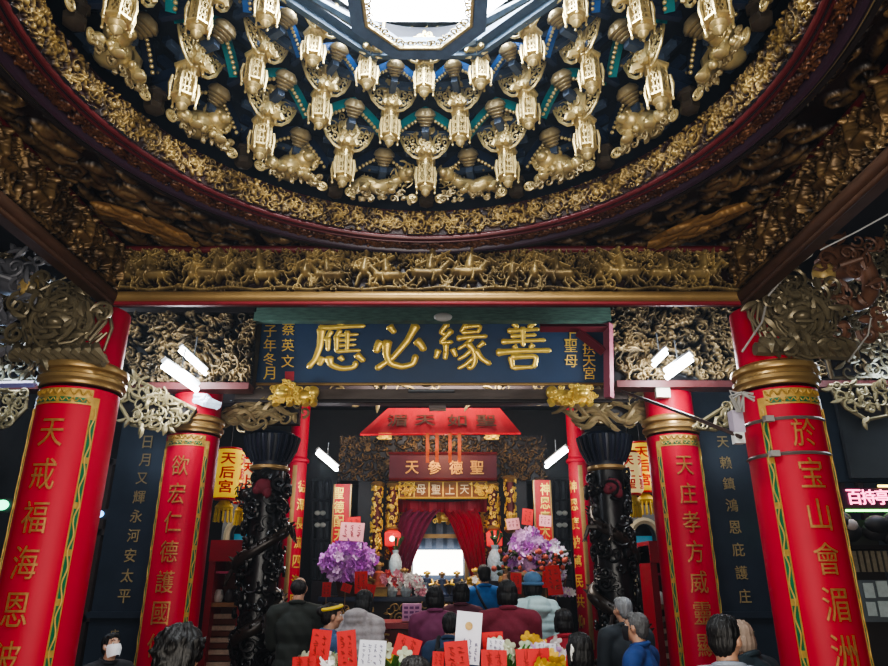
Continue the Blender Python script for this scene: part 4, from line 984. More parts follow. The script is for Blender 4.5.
# maroon plaque over the shrine and gilt sign board below it
c = P(443, 467, YA - .25); t = thing('maroon_plaque', 'maroon board with four gilt characters above the altar shrine', 'plaque', (c.x, YA - .25, c.z)); o = Vector(t.location)
m = MB(); flatbox(m, o, 389, 454, 497, 479, YA - .25, .08); m.build('board', M('deep_maroon_board', (.085, .007, .022), .5, 0, .2, 6), t); m = MB()
for y in (453.5, 479.5): m.tube([LP(o, 389, y, YA - .25), LP(o, 497, y, YA - .25)], .03, 6)
m.build('moulding', REDD, t)
s_ = scl(443, 467, YA - .25); write('天參德聖', t, M('plaque_lettering', (.62, .38, .12), .4, .3, .2, 20), [Vector(LP(o, px, 467.5, YA - .26)) for px in (412, 434.5, 456, 477)], 13.5 * s_, 14 * s_, .02, .012)
c = P(443, 489, YA - .1); t = thing('gilt_sign_board', 'small gilt sign board under the maroon board, over the curtain', 'sign', (c.x, YA - .1, c.z)); o = Vector(t.location)
m = MB(); flatbox(m, o, 399, 481, 487, 498, YA - .1, .07); m.build('board', M('sign_red_gold', (.26, .11, .03), .4, .2, .4, 9), t); m = MB()
for px in (399, 414, 429, 443, 457, 472, 487): flatbox(m, o, px - .6, 481, px + .6, 498, YA - .13, .04)
for y in (481, 498): m.tube([LP(o, 399, y, YA - .12), LP(o, 487, y, YA - .12)], .022, 6)
m.build('gilt_frame', GOLDB, t); m = MB()
for px in (405, 480):
    q = LP(o, px + 1, 489.5, YA - .12); openwork(m, lambda x, z: True, (q[0] - .14, q[0] + .14, q[2] - .10, q[2] + .10), .07, .014, int(px), 2.4, .02, q[1])
m.build('gilt_scrollwork', GOLDB, t)
write('母聖上天', t, M('sign_lettering', (.8, .72, .5), .4, .1, .1, 20), [Vector(LP(o, px, 489.5, YA - .11)) for px in (421, 436, 450, 464.5)], 9 * s_, 10 * s_, .015, .01)
# gilded carved pillars of the shrine
def gilt_pillar(label, px, py0, py1, w, seed):
    Y = YA - .1; c = P(px, py1, Y); t = thing('gilded_pillar', label, 'pillar', c, kind='thing'); s_ = scl(px, py0, Y); H = P(px, py0, Y).z - c.z; r = w * s_ / 2
    MB().lathe([(r * .6, 0), (r * .6, H)], 12).build('shaft', M('pillar_red', (.12, .01, .012), .5, 0, .3, 8), t); m = MB(); R = random.Random(seed)
    for i in range(int(H * 75)):
        z = R.uniform(.02, H); a = R.uniform(-1.9, 1.9); cu = curl_pts(R.uniform(.02, .05), 1.2, R.uniform(0, 6), R.choice((-1, 1))); rr = r * R.uniform(.62, 1)
        an = a + cu[:, 0] / r; m.tube(np.stack([rr * np.sin(an), -rr * np.cos(an), np.clip(z + cu[:, 1], 0, H)], 1), .011, 5)
    m.build('gilt_carving', GOLDB, t); MB().lathe([(r * .7, -.05), (r * 1.15, 0), (r * .7, .06)], 12).lathe([(r * .7, H - .08), (r * 1.2, H), (r * .8, H + .04)], 12).build('capital_and_base', BRASS, t)
gilt_pillar('gilded openwork pillar on the orchid-mound side, outer one of the shrine', 375.5, 484, 556, 13, 1); gilt_pillar('gilded openwork pillar beside the purple drape', 392, 484, 529, 12, 2); gilt_pillar('gilded openwork pillar beside the red drape', 493.5, 484, 529, 12, 3); gilt_pillar('gilded openwork pillar beside the pink card over white orchids', 511.5, 478, 530, 13, 4)
# red box lanterns and porcelain vases flanking the niche
for px, lb in ((392.5, 'glowing red lantern box at the foot of the pillar by the purple drape'), (494.5, 'glowing red lantern box at the foot of the pillar by the red drape')):
    c = P(px, 547, YA - .15); t = thing('red_lantern', lb, 'lantern', c); o = Vector(c); s_ = scl(px, 540, YA)
    m = MB(); hexprism(m, [(.09, 0), (.15, .02), (.16, .22), (.15, .24), (.10, .27)]); m.build('shade', M('lantern_red', (.6, .03, .03), .5, 0, .2, 9, emit=.5, ecol=(.8, .06, .05)), t)
    m = MB(); m.ball((0, -.15, .13), (.045, .03, .045)); m.build('bulb', ME('warm_bulb', (1, .75, .6), 5), t); m = MB(); m.lathe([(.02, -.1), (.05, -.06), (.09, 0)], 8); m.tube([(0, 0, -.1), (0, 0, -.2)], .015, 5); m.build('tassel', REDB, t)
def vase(label, px, py0, py1, w, Y, mat, sprig):
    c = P(px, py1, Y); t = thing('vase', label, 'vase', c); H = P(px, py0, Y).z - c.z; r = w * scl(px, py1, Y) / 2
    MB().lathe([(r * .55, 0), (r * .6, H * .05), (r * .95, H * .35), (r, H * .6), (r * .7, H * .8), (r * .42, H * .88), (r * .55, H)], 20).build('body', mat, t)
    m = MB(); R = random.Random(int(px))
    for k in range(sprig): a = R.uniform(0, 6.3); m.tube([(0, 0, H * .95), (.5 * r * math.cos(a), .5 * r * math.sin(a), H * 1.1), (r * R.uniform(.7, 1.5) * math.cos(a), r * math.sin(a), H * R.uniform(1.15, 1.45))], [.01, .012, .03], 5)
    m.build('sprig', M('sprig_green', (.05, .12, .04), .6, 0, .5, 20), t)
PORC = M('porcelain', (.55, .66, .72), .25, 0, .45, 26)
vase('pale blue porcelain vase below the red lantern box by the purple drape', 395, 550, 580.5, 13, YA - .3, PORC, 7); vase('tall blue-and-white vase below the lantern box by the red drape', 496, 545, 582, 17, YA - .3, M('blue_white', (.42, .52, .60), .25, 0, .7, 34), 9)
# couplet boards
for px, py0, py1, w, txt, lb, Y in ((339, 484, 562, 16, '聖德配天長', 'red couplet board with gilt writing above the orchid mound', YA - .1), (545, 480, 548, 16, '神恩廣大遠', 'red couplet board with gilt writing behind the lilac orchids', YA - .1)):
    c = P(px, py1, Y); t = thing('couplet_board', lb, 'board', c, kind='thing'); o = Vector(c); m = MB(); flatbox(m, o, px - w / 2, py0, px + w / 2, py1, Y, .05); m.build('panel', REDB, t)
    m = MB(); 
    for x in (px - w / 2 - .6, px + w / 2 + .6): flatbox(m, o, x - .8, py0, x + .8, py1, Y - .02, .08)
    m.build('gilt_edge', BRASS, t); s_ = scl(px, py0, Y); write(txt, t, GOLDB, [Vector(LP(o, px, py0 + 9 + i * 14, Y - .003)) for i in range(5)], 10 * s_, 12 * s_, .012, .014)
# dark lattice screens either side of the shrine
def screen(label, px0, px1, py0, py1, Y, seed):
    c = P((px0 + px1) / 2, py1, Y); t = thing('lattice_screen', label, 'screen', c, kind='thing'); o = Vector(c); m = MB(); flatbox(m, o, px0, py0, px1, py1, Y, .06); m.build('panel', M('screen_dark', (.03, .035, .045), .5, 0, .4, 6), t); m = MB()
    for k in range(7): y = py0 + (py1 - py0) * k / 6; m.tube([LP(o, px0, y, Y - .02), LP(o, px1, y, Y - .02)], .03, 4)
    for k in range(4): x = px0 + (px1 - px0) * k / 3; m.tube([LP(o, x, py0, Y - .02), LP(o, x, py1, Y - .02)], .03, 4)
    m.build('frame', M('screen_frame', (.05, .05, .06), .45, 0, .3, 6), t); m = MB(); R = random.Random(seed)
    for x in (px0 + (px1 - px0) * .3, px0 + (px1 - px0) * .6):
        for y in (513, 525):
            q = LP(o, x, y, Y - .05); m.ball(q, (.06, .02, .05), None, 8, 5)
    m.build('pale_medallion', M('pale_medallion', (.5, .52, .48), .5, 0, .2, 9), t)
screen('dark lattice screen behind the thin red column, orchid mound side', 312, 330, 480, 600, 13.4, 1); screen('dark lattice screen between couplet board and thin red column', 554, 572, 480, 600, 13.4, 2)
# ------------------------------------------------------------------ orchids
def petal_flower(r, mat_n):
    m = MB()
    for k in range(5):
        a = 2 * PI * k / 5 + .3; d = np.array([math.cos(a), 0, math.sin(a)]); e = np.array([-d[2], 0, d[0]]); y = np.array([0, -1, 0])
        pts = [(0, 0, 0), d * r * .5 + e * r * .42 - y * r * .05, d * r * 1.0 + e * r * .25 + y * r * .15, d * r * 1.08 - e * r * .05 + y * r * .18, d * r * .95 - e * r * .32 + y * r * .15, d * r * .5 - e * r * .42 - y * r * .05]
        m.add([tuple(p) for p in pts], [(0, 1, 2, 3), (0, 3, 4, 5)])
    m.ball((0, -r * .12, 0), r * .2, None, 6, 4); return m.mesh('orchid_flower', mat_n)
def orchids(label, px, py, wx, wy, Y, mats, n, seed, pot=True, r=.075, stages=0):
    s_ = scl(px, py, Y); c = P(px, py + wy / 2, Y); hi_ = P(px, py - wy / 2, Y).z; c.z = ATZ + .30; wy = (hi_ - c.z) / s_ * 1.0; t = thing('orchid_arrangement', label, 'flowers', c); o = Vector(c); R = random.Random(seed)
    MB().lathe([(.16, -.30), (.22, -.05), (.24, 0), (.2, .01)], 20).build('pot', M('pot_brown', (.12, .06, .04), .4, 0, .3, 8), t)
    m = MB()
    for k in range(12): a = R.uniform(-1, 1); m.tube([(a * .1, 0, 0), (a * wx * s_ * .25, -.05, wy * s_ * .5), (a * wx * s_ * .45, -.15, wy * s_ * R.uniform(.5, .95))], [.012, .009, .006], 5)
    for k in range(9): a = R.uniform(0, 6.3); m.tube([(0, 0, 0), (.15 * math.cos(a), .15 * math.sin(a), .14), (.32 * math.cos(a), .3 * math.sin(a), .08)], [.02, .05, .01], 5)
    m.build('stem_and_leaf', M('orchid_green', (.03, .10, .03), .5, 0, .4, 12), t)
    ms = [petal_flower(r, q) for q in mats]
    def spot():
        while True:
            u, w = R.uniform(-1, 1), R.uniform(-1, 1)
            if u * u + w * w < 1 and w > -1 + .25 * abs(u): break
        wd = 1 - .35 * max(0, w)
        return (u * wx * s_ / 2 * wd, -.12 - .22 * math.sqrt(max(0, 1 - u * u - w * w)) + R.uniform(-.05, .05), wy * s_ * (.42 + w * .58)), (R.uniform(-.4, .9), R.uniform(0, 6), R.uniform(-.9, .9)), R.uniform(.8, 1.25)
    for k in range(min(n, 95)):
        f = bpy.data.objects.new('flower', R.choice(ms)); C.objects.link(f); f.parent = t; l_, e_, q_ = spot(); f.location = (l_[0], l_[1] - .05, l_[2]); f.rotation_euler = e_; f.scale = (q_,) * 3
    if n > 95:
        m = MB(); base = np.array([v.co for v in ms[0].vertices]); fc = [tuple(p.vertices) for p in ms[0].polygons]
        for k in range(n - 95): l_, e_, q_ = spot(); Rm = np.array(Matrix.Rotation(e_[2], 3, 'Z') @ Matrix.Rotation(e_[1], 3, 'Y') @ Matrix.Rotation(e_[0], 3, 'X')); m.add(base @ Rm.T * q_ + np.array(l_), fc)
        m.build('small_blossoms', mats[-1], t)['kind'] = 'stuff'
    return t
OP = [M('orchid_purple', (.52, .17, .60), .5, 0, .35, 30), M('orchid_magenta', (.40, .08, .47), .5, 0, .35, 30), M('orchid_lilac', (.74, .48, .80), .5, 0, .25, 30)]
orchids('big mound of purple orchids below the pink card', 349, 565, 56, 48, 10.9, OP + [OP[0]], 230, 5, r=.066)
orchids('lilac and white orchids below the red and pink cards', 527, 546, 46, 34, 10.9, [OP[0], OP[2], OP[1], OP[2]], 190, 6, r=.062); orchids('pale lavender orchids half hidden behind the red column at the altar', 552, 556, 28, 30, 11.2, [OP[2], M('orchid_white', (.75, .70, .80), .5, 0, .1, 6)], 80, 7, r=.06)
# cards stuck above the orchids and red slips
CARD = {'pink': M('card_pink', (.80, .36, .38), .7, 0, .08, 5), 'red': M('card_red', (.62, .022, .018), .6, 0, .1, 5), 'white': M('card_white', (.78, .78, .84), .7, 0, .05, 5)}
SCR = {'pink': M('card_writing', (.35, .05, .08), .7, 0, .2, 9), 'red': M('card_writing_dark', (.30, .02, .01), .7, 0, .2, 9), 'white': M('card_writing_grey', (.28, .28, .38), .7, 0, .2, 9)}
def card(label, col, px, py, w, h, Y, ang=0.0, stick=.35, rows=3, cols=3, group=None, emblem=False, lean=-.12, seed=0):
    c = P(px, py + h / 2, Y); s_ = scl(px, py, Y); W, H = w * s_, h * s_; t = thing('gift_card' if col != 'white' else 'paper_notice', label, 'card' if col != 'white' else 'paper', c, 0, group)
    Rm = rot('X', lean) @ rot('Y', ang); MB().box(tuple(Rm @ np.array([0, 0, H / 2])), (W, .004, H), Rm).build('sheet', CARD[col], t, smooth=False)
    m = MB(); R = random.Random(seed + int(px))
    for i in range(cols):
        x = (i - (cols - 1) / 2) * W / (cols + .6)
        for j in range(rows):
            z = H * (.88 - .72 * (j + .5) / rows) if not emblem else H * (.45 - .4 * (j + .5) / rows)
            for q in range(3): m.box(tuple(Rm @ np.array([x + R.uniform(-.1, .1) * W / cols, -.004, z + R.uniform(-.25, .25) * H / rows])), (W / cols * R.uniform(.15, .5), .002, H / rows * .10), Rm @ rot('Y', R.choice((0, PI / 2, .7))))
    m.build('writing', SCR[col], t, smooth=False)
    if emblem:
        m = MB(); m.lathe([(W * .13, 0), (W * .15, .004), (W * .08, .006)], 20, (0, 0, 0), rot('X', PI / 2)); m.xf(lambda v: v @ Rm.T + Rm @ np.array([0, -.004, H * .72])); m.build('emblem', M('emblem_gold', (.5, .33, .12), .5, .2, .3, 40), t)
    if stick: MB().tube([(0, .008, H * .3), (0, .03, -stick)], .006, 5).build('stick', M('stick_wood', (.35, .22, .1), .6, 0, .2, 20), t)
    return t
card('pink card with red writing atop the purple orchid mound', 'pink', 351, 532, 24, 18, 10.6, .05, .2); card('red card peeking above the pink card over the orchid mound', 'red', 354, 522, 13, 10, 10.7, -.05, .3, 2, 2)
card('red card standing highest above the lilac orchids', 'red', 527, 517, 11, 16, 10.6, .12, .3, 3, 2); card('pink card beside the highest red card over the lilac orchids', 'pink', 514, 524, 13, 11, 10.65, -.1, .2, 2, 3); card('pink card in front of the couplet board by the pale orchids', 'pink', 545, 521, 12, 11, 10.7, .1, .2, 2, 3)
for px, py, w, h, Y, an, lb in ((361, 583, 13, 21, 9.6, -.05, 'red slip hanging on the purple orchid mound, taller one'), (366, 594, 12, 18, 9.4, .2, 'red slip below the tall slip on the orchid mound'), (326, 590, 9, 14, 9.2, 0, 'small red slip beside the balding man shoulder'), (345, 588, 10, 8, 9.3, .3, 'small red slip under the orchid mound, above the yellow headband'), (516, 584, 11, 20, 9.6, .05, 'red slip behind the white-jacket worshipper near maroon coat'), (556, 581, 15, 28, 9.6, -.08, 'big red slip next to the thin red column under pale orchids'), (546, 580, 8, 16, 9.7, .1, 'narrow red slip tucked beside the big red slip under pale orchids')):
    card(lb, 'red', px, py, w, h, Y, an, .2, 3, 2)
# foliage basket under the right orchids
t = thing('flower_basket', 'basket of red and yellow flowers and dark leaves under the lilac orchids', 'flowers', (P(533, 575, 10.7).x, 10.7, ATZ + .30)); m = MB(); R = random.Random(8); LF = MB()
for k in range(70):
    a, z = R.uniform(-.55, .55), R.uniform(0, .35); LF.tube([(a, R.uniform(-.2, .1), z), (a + R.uniform(-.12, .12), -.25, z + R.uniform(-.05, .1))], [.03, .008], 5)
    if k < 38: m.ball((a + R.uniform(-.1, .1), R.uniform(-.3, -.2), z), R.uniform(.025, .045), None, 7, 5)
LF.build('leaves', M('basket_leaves', (.03, .06, .02), .6, 0, .5, 12), t); m.build('blossoms', M('basket_blossom', (.5, .10, .06), .6, 0, .6, 9), t); MB().lathe([(.25, -.3), (.4, 0), (.38, .05)], 16).build('basket', M('basket_weave', (.16, .09, .04), .6, 0, .3, 30), t)
# ------------------------------------------------------------------ altar tables and offerings
def table(label, px0, px1, pyt, Y, dep, mat, front, hgt=None, name='altar_table'):
    a = P(px0, pyt, Y); b = P(px1, pyt, Y); W = b.x - a.x; H = a.z; t = thing(name, label, 'table', ((a.x + b.x) / 2, Y + dep / 2, 0)); z0 = 0
    MB().box((0, 0, H - .03), (W, dep, .06)).build('tabletop', mat, t, sharp=.5); MB().box((0, -dep / 2 + .05, H - .20), (W * .96, .04, .26)).build('carved_apron', front, t, sharp=.5)
    for sx in (-1, 1):
        for sy in (-1, 1): MB().box((sx * (W / 2 - .08), sy * (dep / 2 - .08), (H - .06) / 2), (.09, .09, H - .06)).build('leg', mat, t, sharp=.5)
    m = MB(); openwork(m, lambda x, z: True, (-W * .45, W * .45, H - .30, H - .10), .12, .012, 9, 1.6, .01, -dep / 2 + .02); m.build('gilt_carving', BRASS, t); return t
TB = M('navy_table', (.012, .022, .06), .35, 0, .3, 5); TR = M('red_table', (.30, .03, .04), .35, 0, .2, 5)
table('long dark navy altar table heaped with offerings below the glowing niche', 318, 560, 597, 10.6, .9, TB, DARK)
table('red offering table in front of the pink printed box', 375, 428, 623, 7.9, .7, TR, REDD, name='offering_table')
t = thing('pink_box', 'pink and purple printed gift box on the red offering table', 'box', P(411, 621, 8.0)); o = Vector(t.location); m = MB(); flatbox(m, o, 402, 604, 421, 621, 8.0, .18); m.build('carton', M('box_pink', (.62, .30, .50), .5, 0, .1, 5), t, smooth=False); m = MB()
for i in range(3):
    for j in range(3): flatbox(m, o, 404 + i * 5.6, 606.5 + j * 4.6, 408 + i * 5.6, 609 + j * 4.6, 7.995, .004)
m.build('printed_squares', M('box_purple', (.22, .05, .22), .5, 0, .2, 5), t, smooth=False)
t = thing('yellow_offering_box', 'low yellow offering box on the navy table behind the white-grey coat', 'box', P(374, 596, 10.62)); o = Vector(t.location); m = MB(); flatbox(m, o, 361, 588, 387, 596.5, 10.62, .3); m.build('carton', M('box_yellow', (.45, .30, .08), .5, 0, .3, 12), t, smooth=False); m = MB(); flatbox(m, o, 361, 587, 387, 589, 10.6, .33); m.build('lid', M('box_lid', (.25, .12, .03), .5, 0, .3, 12), t, smooth=False)
# statuettes and bouquets along the altar
def statuette(label, px, pyb, h, col, Y, seed):
    c = P(px, pyb, Y); H = P(px, pyb - h, Y).z - ATZ; c.z = ATZ; t = thing('deity_statuette', label, 'statuette', c); R = random.Random(seed); k = H / .5
    MB().lathe([(.15, 0), (.16, .03), (.13, .06), (.12, .10), (.115, .20), (.09, .28), (.095, .34), (.05, .37)], 16).xf(lambda v: v * k).build('robe', M('robe_%d' % seed, col, .4, .1, .5, 22), t)
    MB().ball((0, -.005, .41), (.042, .042, .05)).xf(lambda v: v * k).build('face', M('statue_face', (.30, .18, .10), .4, 0, .2, 20), t)
    m = MB(); m.lathe([(.055, .43), (.06, .46), (.03, .50), (0, .51)], 10); 
    for s in (-1, 1): m.tube([(s * .09, 0, .32), (s * .13, -.06, .24), (s * .04, -.11, .22)], [.04, .035, .025], 7); m.ball((s * .06, 0, .46), (.02, .01, .03))
    m.xf(lambda v: v * k).build('crown_and_sleeves', GOLDB if seed % 2 else BRASS, t)
for i, (px, pyb, h, col, lb) in enumerate(((378, 596, 34, (.42, .10, .06), 'red and gold robed statuette at the end of the altar table beside the orchid mound'), (369, 594, 22, (.45, .30, .10), 'small ochre statuette nearest the orchid mound'), (404, 592, 24, (.40, .18, .16), 'russet statuette in front of the porcelain vase'), (427, 584, 13, (.05, .07, .14), 'dark blue statuette directly below the corner of the glowing niche, lantern side'), (442, 584, 12, (.04, .06, .12), 'dark blue statuette below the middle of the glowing niche'), (457, 584, 13, (.05, .06, .10), 'dark blue statuette by the head of the blue-jacket man'), (507, 592, 26, (.46, .26, .16), 'tan statuette just behind the blue-jacket man'), (476, 590, 22, (.35, .22, .08), 'brown statuette beneath the red drape'))):
    statuette(lb, px, pyb, h, col, 10.95, i)
def bouquet(label, px, py, w, h, Y, cols, n, seed):
    Y = max(Y, 10.75); s_ = scl(px, py, Y); c = P(px, py + h / 2, Y); h = (P(px, py - h / 2, Y).z - ATZ) / s_; c.z = ATZ; t = thing('bouquet', label, 'flowers', c); R = random.Random(seed)
    MB().lathe([(.06, 0), (.09, .08), (.06, .16), (.08, .2)], 14).build('pot', PORC, t); m = MB(); ms = [petal_flower(.055, q) for q in cols]
    for k in range(n):
        u, w_ = R.uniform(-1, 1), R.uniform(-.3, 1); f = bpy.data.objects.new('flower', R.choice(ms)); C.objects.link(f); f.parent = t; f.location = (u * w * s_ / 2 * math.sqrt(1 - max(0, w_) ** 2 * .7), R.uniform(-.22, -.08), h * s_ * (.60 + .36 * w_)); f.rotation_euler = (R.uniform(-.3, .8), R.uniform(0, 6), R.uniform(-.8, .8))
        m.tube([(0, 0, .15), tuple(f.location)], .006, 4)
    m.build('stems', MATS['orchid_green'], t)
WH = M('bloom_white', (.75, .72, .70), .5, 0, .15, 6); PK = M('bloom_pink', (.62, .25, .32), .5, 0, .25, 6); YE = M('bloom_yellow', (.70, .45, .06), .5, 0, .25, 6)
bouquet('white and pink bouquet on the altar table behind the purple-coat pair', 406, 584, 32, 20, 10.3, [WH, PK, WH], 34, 1); bouquet('pink and red bouquet on the altar below the purple drape', 392, 580, 18, 18, 10.5, [PK, PATCH] if False else [PK, M('bloom_red', (.5, .06, .06), .5, 0, .25, 6)], 20, 2)
bouquet('yellow and white bouquet behind the blue-jacket man', 472, 586, 16, 14, 10.4, [YE, WH], 18, 3); bouquet('violet and white bouquet by the big red slip', 560, 598, 24, 16, 9.2, [OP[2], WH], 26, 4); bouquet('white bouquet on the navy table next to the yellow offering box', 422, 592, 12, 10, 9.9, [WH, PK], 16, 5)
# ------------------------------------------------------------------ striplights
def strip(label, p0, p1, Y0, Y1, pw, r=.028, cover=True):
    a = P(*p0, Y0); b = P(*p1, Y1); c = (a + b) / 2; t = thing('strip_light', label, 'lamp', c); o = Vector(c)
    MB().tube([tuple(a - o), tuple(b - o)], r, 8).build('tube', ME('tube_glow', (.93, .97, 1), 18), t)
    d = (b - a).normalized(); u = Vector((0, 0, r * 2.2)); MB().tube([tuple(a - o + u), tuple(b - o + u)], r * 1.5, 4).build('batten', M('batten_white', (.6, .62, .65), .4, 0, .1, 9), t)
    m = MB(); m.tube([tuple(u * 1.3), tuple(u * 1.3 + Vector((0, .02, .22)))], .008, 5); m.build('hanger', GREYST, t)
    LIGHTS.append((c, b - a, pw))
LIGHTS = []
strip('glowing striplight slanting above the slimmer red column, larger of the lantern-side pair', (163, 366), (197, 390), 6.0, 6.4, 30); strip('smaller glowing striplight above the larger one on the lantern side', (180, 350), (206, 374), 6.35, 6.62, 12, .022)
strip('glowing striplight slanting below the lintel beside the steel-bracket end, larger of the pair', (666, 378), (692, 359), 6.3, 6.1, 30); strip('smaller glowing striplight next to the larger one over the white box column', (653, 366), (667, 352), 6.5, 6.4, 12, .022)
strip('striplight in the altar hall beside the orchid-side thin column', (317, 453), (337, 470), 10.3, 10.6, 40); strip('striplight in the altar hall beside the dragon pillar of the grey-haired man', (546, 467), (567, 450), 10.6, 10.3, 40)
strip('striplight glaring at the frame edge above the neon sign', (878, 322), (900, 312), 5.8, 5.8, 20)
# ------------------------------------------------------------------ aisles
# yellow paper lanterns with red writing
def paper_lantern(label, px, py0, py1, w, Y, rz, chars, cy='lantern_yellow'):
    c = P(px, py1, Y); t = thing('paper_lantern', label, 'lantern', c, rz); s_ = scl(px, py0, Y); H = P(px, py0, Y).z - c.z; r = w * s_ / 2
    prof = [(r * .72, 0), (r * .93, H * .05)]; n = 9
    for i in range(n):
        z = H * (.07 + .86 * i / n); prof += [(r * (.97 + .02 * math.sin(i)), z), (r, z + H * .045)]
    prof += [(r * .93, H * .95), (r * .72, H)]
    MB().lathe(prof, 28).build('shade', M(cy, (.80, .55, .04) if cy == 'lantern_yellow' else (.78, .62, .28), .6, 0, .12, 6, emit=.38), t)
    m = MB(); m.lathe([(r * .75, -.015), (r * .78, .0), (r * .75, .02)], 24); m.lathe([(r * .75, H - .02), (r * .78, H), (r * .75, H + .02)], 24); m.build('rim_hoop', REDB, t)
    m = MB(); m.tube([(0, 0, H), (0, 0, H + .35)], .01, 5); m.build('cord', DARK, t)
    m = MB(); m.lathe([(r * .5, -.14), (r * .6, -.10), (r * .3, -.02)], 16)
    for k in range(12): a = k * PI / 6; m.tube([(r * .5 * math.cos(a), r * .5 * math.sin(a), -.10), (r * .55 * math.cos(a), r * .55 * math.sin(a), -.28)], .012, 4)
    m.build('yellow_fringe', M('fringe_yellow', (.62, .45, .05), .7, 0, .3, 9), t)
    g = M('lantern_writing', (.62, .012, .01), .6, 0, .1, 9, emit=.12)
    for a in (-1.35, 0, 1.35): write_round(chars, t, g, r, a, [H * .78 - i * H * .28 for i in range(3)], r * .95, H * .25, .004, .022)
paper_lantern('yellow paper lantern with red writing, partly behind the slimmer red column', 225, 450, 499, 30, 8.6, .25, '天后宮')
paper_lantern('yellow paper lantern with red writing hanging close against the dragon pillar', 243, 460, 503, 24, 8.9, .4, '天上聖', 'lantern_pale')
paper_lantern('yellow paper lantern with red writing, partly behind the white-box column', 645, 444, 492, 28, 8.9, -.25, '天后宮')
paper_lantern('pale yellow paper lantern touching the dragon pillar of the grey-haired man', 633, 453, 494, 21, 8.5, -.4, '天上聖', 'lantern_pale')
# arched openings to the side halls
def arch(label, px0, px1, pyt, Y, side):
    a = P(px0, 640, Y); b = P(px1, 640, Y); H = P((px0 + px1) / 2, pyt, Y).z; W = b.x - a.x; t = thing('archway', label, 'archway', ((a.x + b.x) / 2, Y, 0), kind='thing')
    ir = W * .36; zc = H - ir - .25; q = [(-W / 2, 0), (-W / 2, H), (W / 2, H), (W / 2, 0), (ir, 0)] + [(ir * math.cos(k), zc + ir * 1.15 * math.sin(k)) for k in np.linspace(0, PI, 15)] + [(-ir, 0)]
    MB().prism(q, 0, .3).build('arch_wall', M('arch_plaster', (.17, .18, .19), .6, 0, .3, 6), t, sharp=.5)
    MB().tube([(-ir, -.01, 0)] + [(ir * math.cos(k), -.01, zc + ir * 1.15 * math.sin(k)) for k in np.linspace(PI, 0, 15)] + [(ir, -.01, 0)], .05, 6).build('arch_trim', M('arch_trim', (.42, .38, .27), .5, 0, .2, 8), t)
    MB().box((0, .32, H * .45), (W * .8, .02, H * .9)).build('dark_interior_sheet', M('arch_dim', (.015, .02, .03), .6, 0, .3, 6), t)  # dark sheet behind the opening, its colour standing in for the unlit interior
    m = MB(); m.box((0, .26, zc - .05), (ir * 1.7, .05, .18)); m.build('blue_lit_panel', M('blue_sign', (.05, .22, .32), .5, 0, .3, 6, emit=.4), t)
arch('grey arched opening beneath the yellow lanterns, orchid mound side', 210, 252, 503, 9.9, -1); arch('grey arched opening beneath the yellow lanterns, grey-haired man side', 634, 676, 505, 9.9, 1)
# small red side altars with rows of votive lamps
def side_altar(label, px0, px1, pyt, Y, frame):
    a = P(px0, 640, Y); b = P(px1, 640, Y); H = P((px0 + px1) / 2, pyt, Y).z; W = b.x - a.x; t = thing('side_altar', label, 'altar', ((a.x + b.x) / 2, Y, 0), kind='thing')
    m = MB()
    for s in (-1, 1): m.box((s * (W / 2 - .04), 0, H / 2), (.08, .5, H))
    m.box((0, 0, H - .08), (W, .55, .26)); m.build('red_frame', frame, t, sharp=.5)
    MB().box((0, .2, H * .45), (W * .96, .05, H * .9)).build('back_panel', M('altar_brown', (.16, .05, .03), .5, 0, .3, 6), t)
    MB().box((0, -.02, H - .34), (W * .9, .35, .03)).build('red_valance', M('valance_pink', (.62, .06, .14), .6, 0, .35, 12), t)
    m = MB(); m.box((0, -.03, H - .72), (W * .9, .4, .05)); m.build('shelf', M('altar_wood', (.33, .15, .06), .45, 0, .3, 6), t)
    for k, x in enumerate((-.22, .03, .25)):
        m = MB(); m.lathe([(.05, 0), (.07, .06), (.05, .13), (.03, .15)], 12, (x * W * 1.2, -.1, H - .69)); m.build('votive_jar', [M('jar_white', (.7, .66, .6), .4, 0, .1, 9), M('jar_dark', (.06, .05, .05), .4, 0, .2, 9), M('jar_red', (.5, .03, .03), .4, 0, .1, 9)][k], t)
    for k in range(7):
        z = H - .86 - k * .135
        MB().box((0, -.06 - .02 * k, z), (W * .82, .06, .055)).build('lamp_row', M('lamp_row_pale', (.62, .46, .34), .5, 0, .3, 30), t)
        MB().box((0, -.04 - .02 * k, z - .065), (W * .84, .08, .06)).build('lamp_ledge', M('lamp_ledge', (.22, .06, .03), .5, 0, .3, 9), t)
side_altar('red side altar with pale lamp rows and pink valance on the orchid mound side', 207, 246, 545, 9.2, M('side_altar_red', (.34, .010, .018), .45, 0, .3, 5))
side_altar('red side altar with pale lamp rows behind the grey-haired man', 652, 690, 546, 9.0, MATS['side_altar_red'])
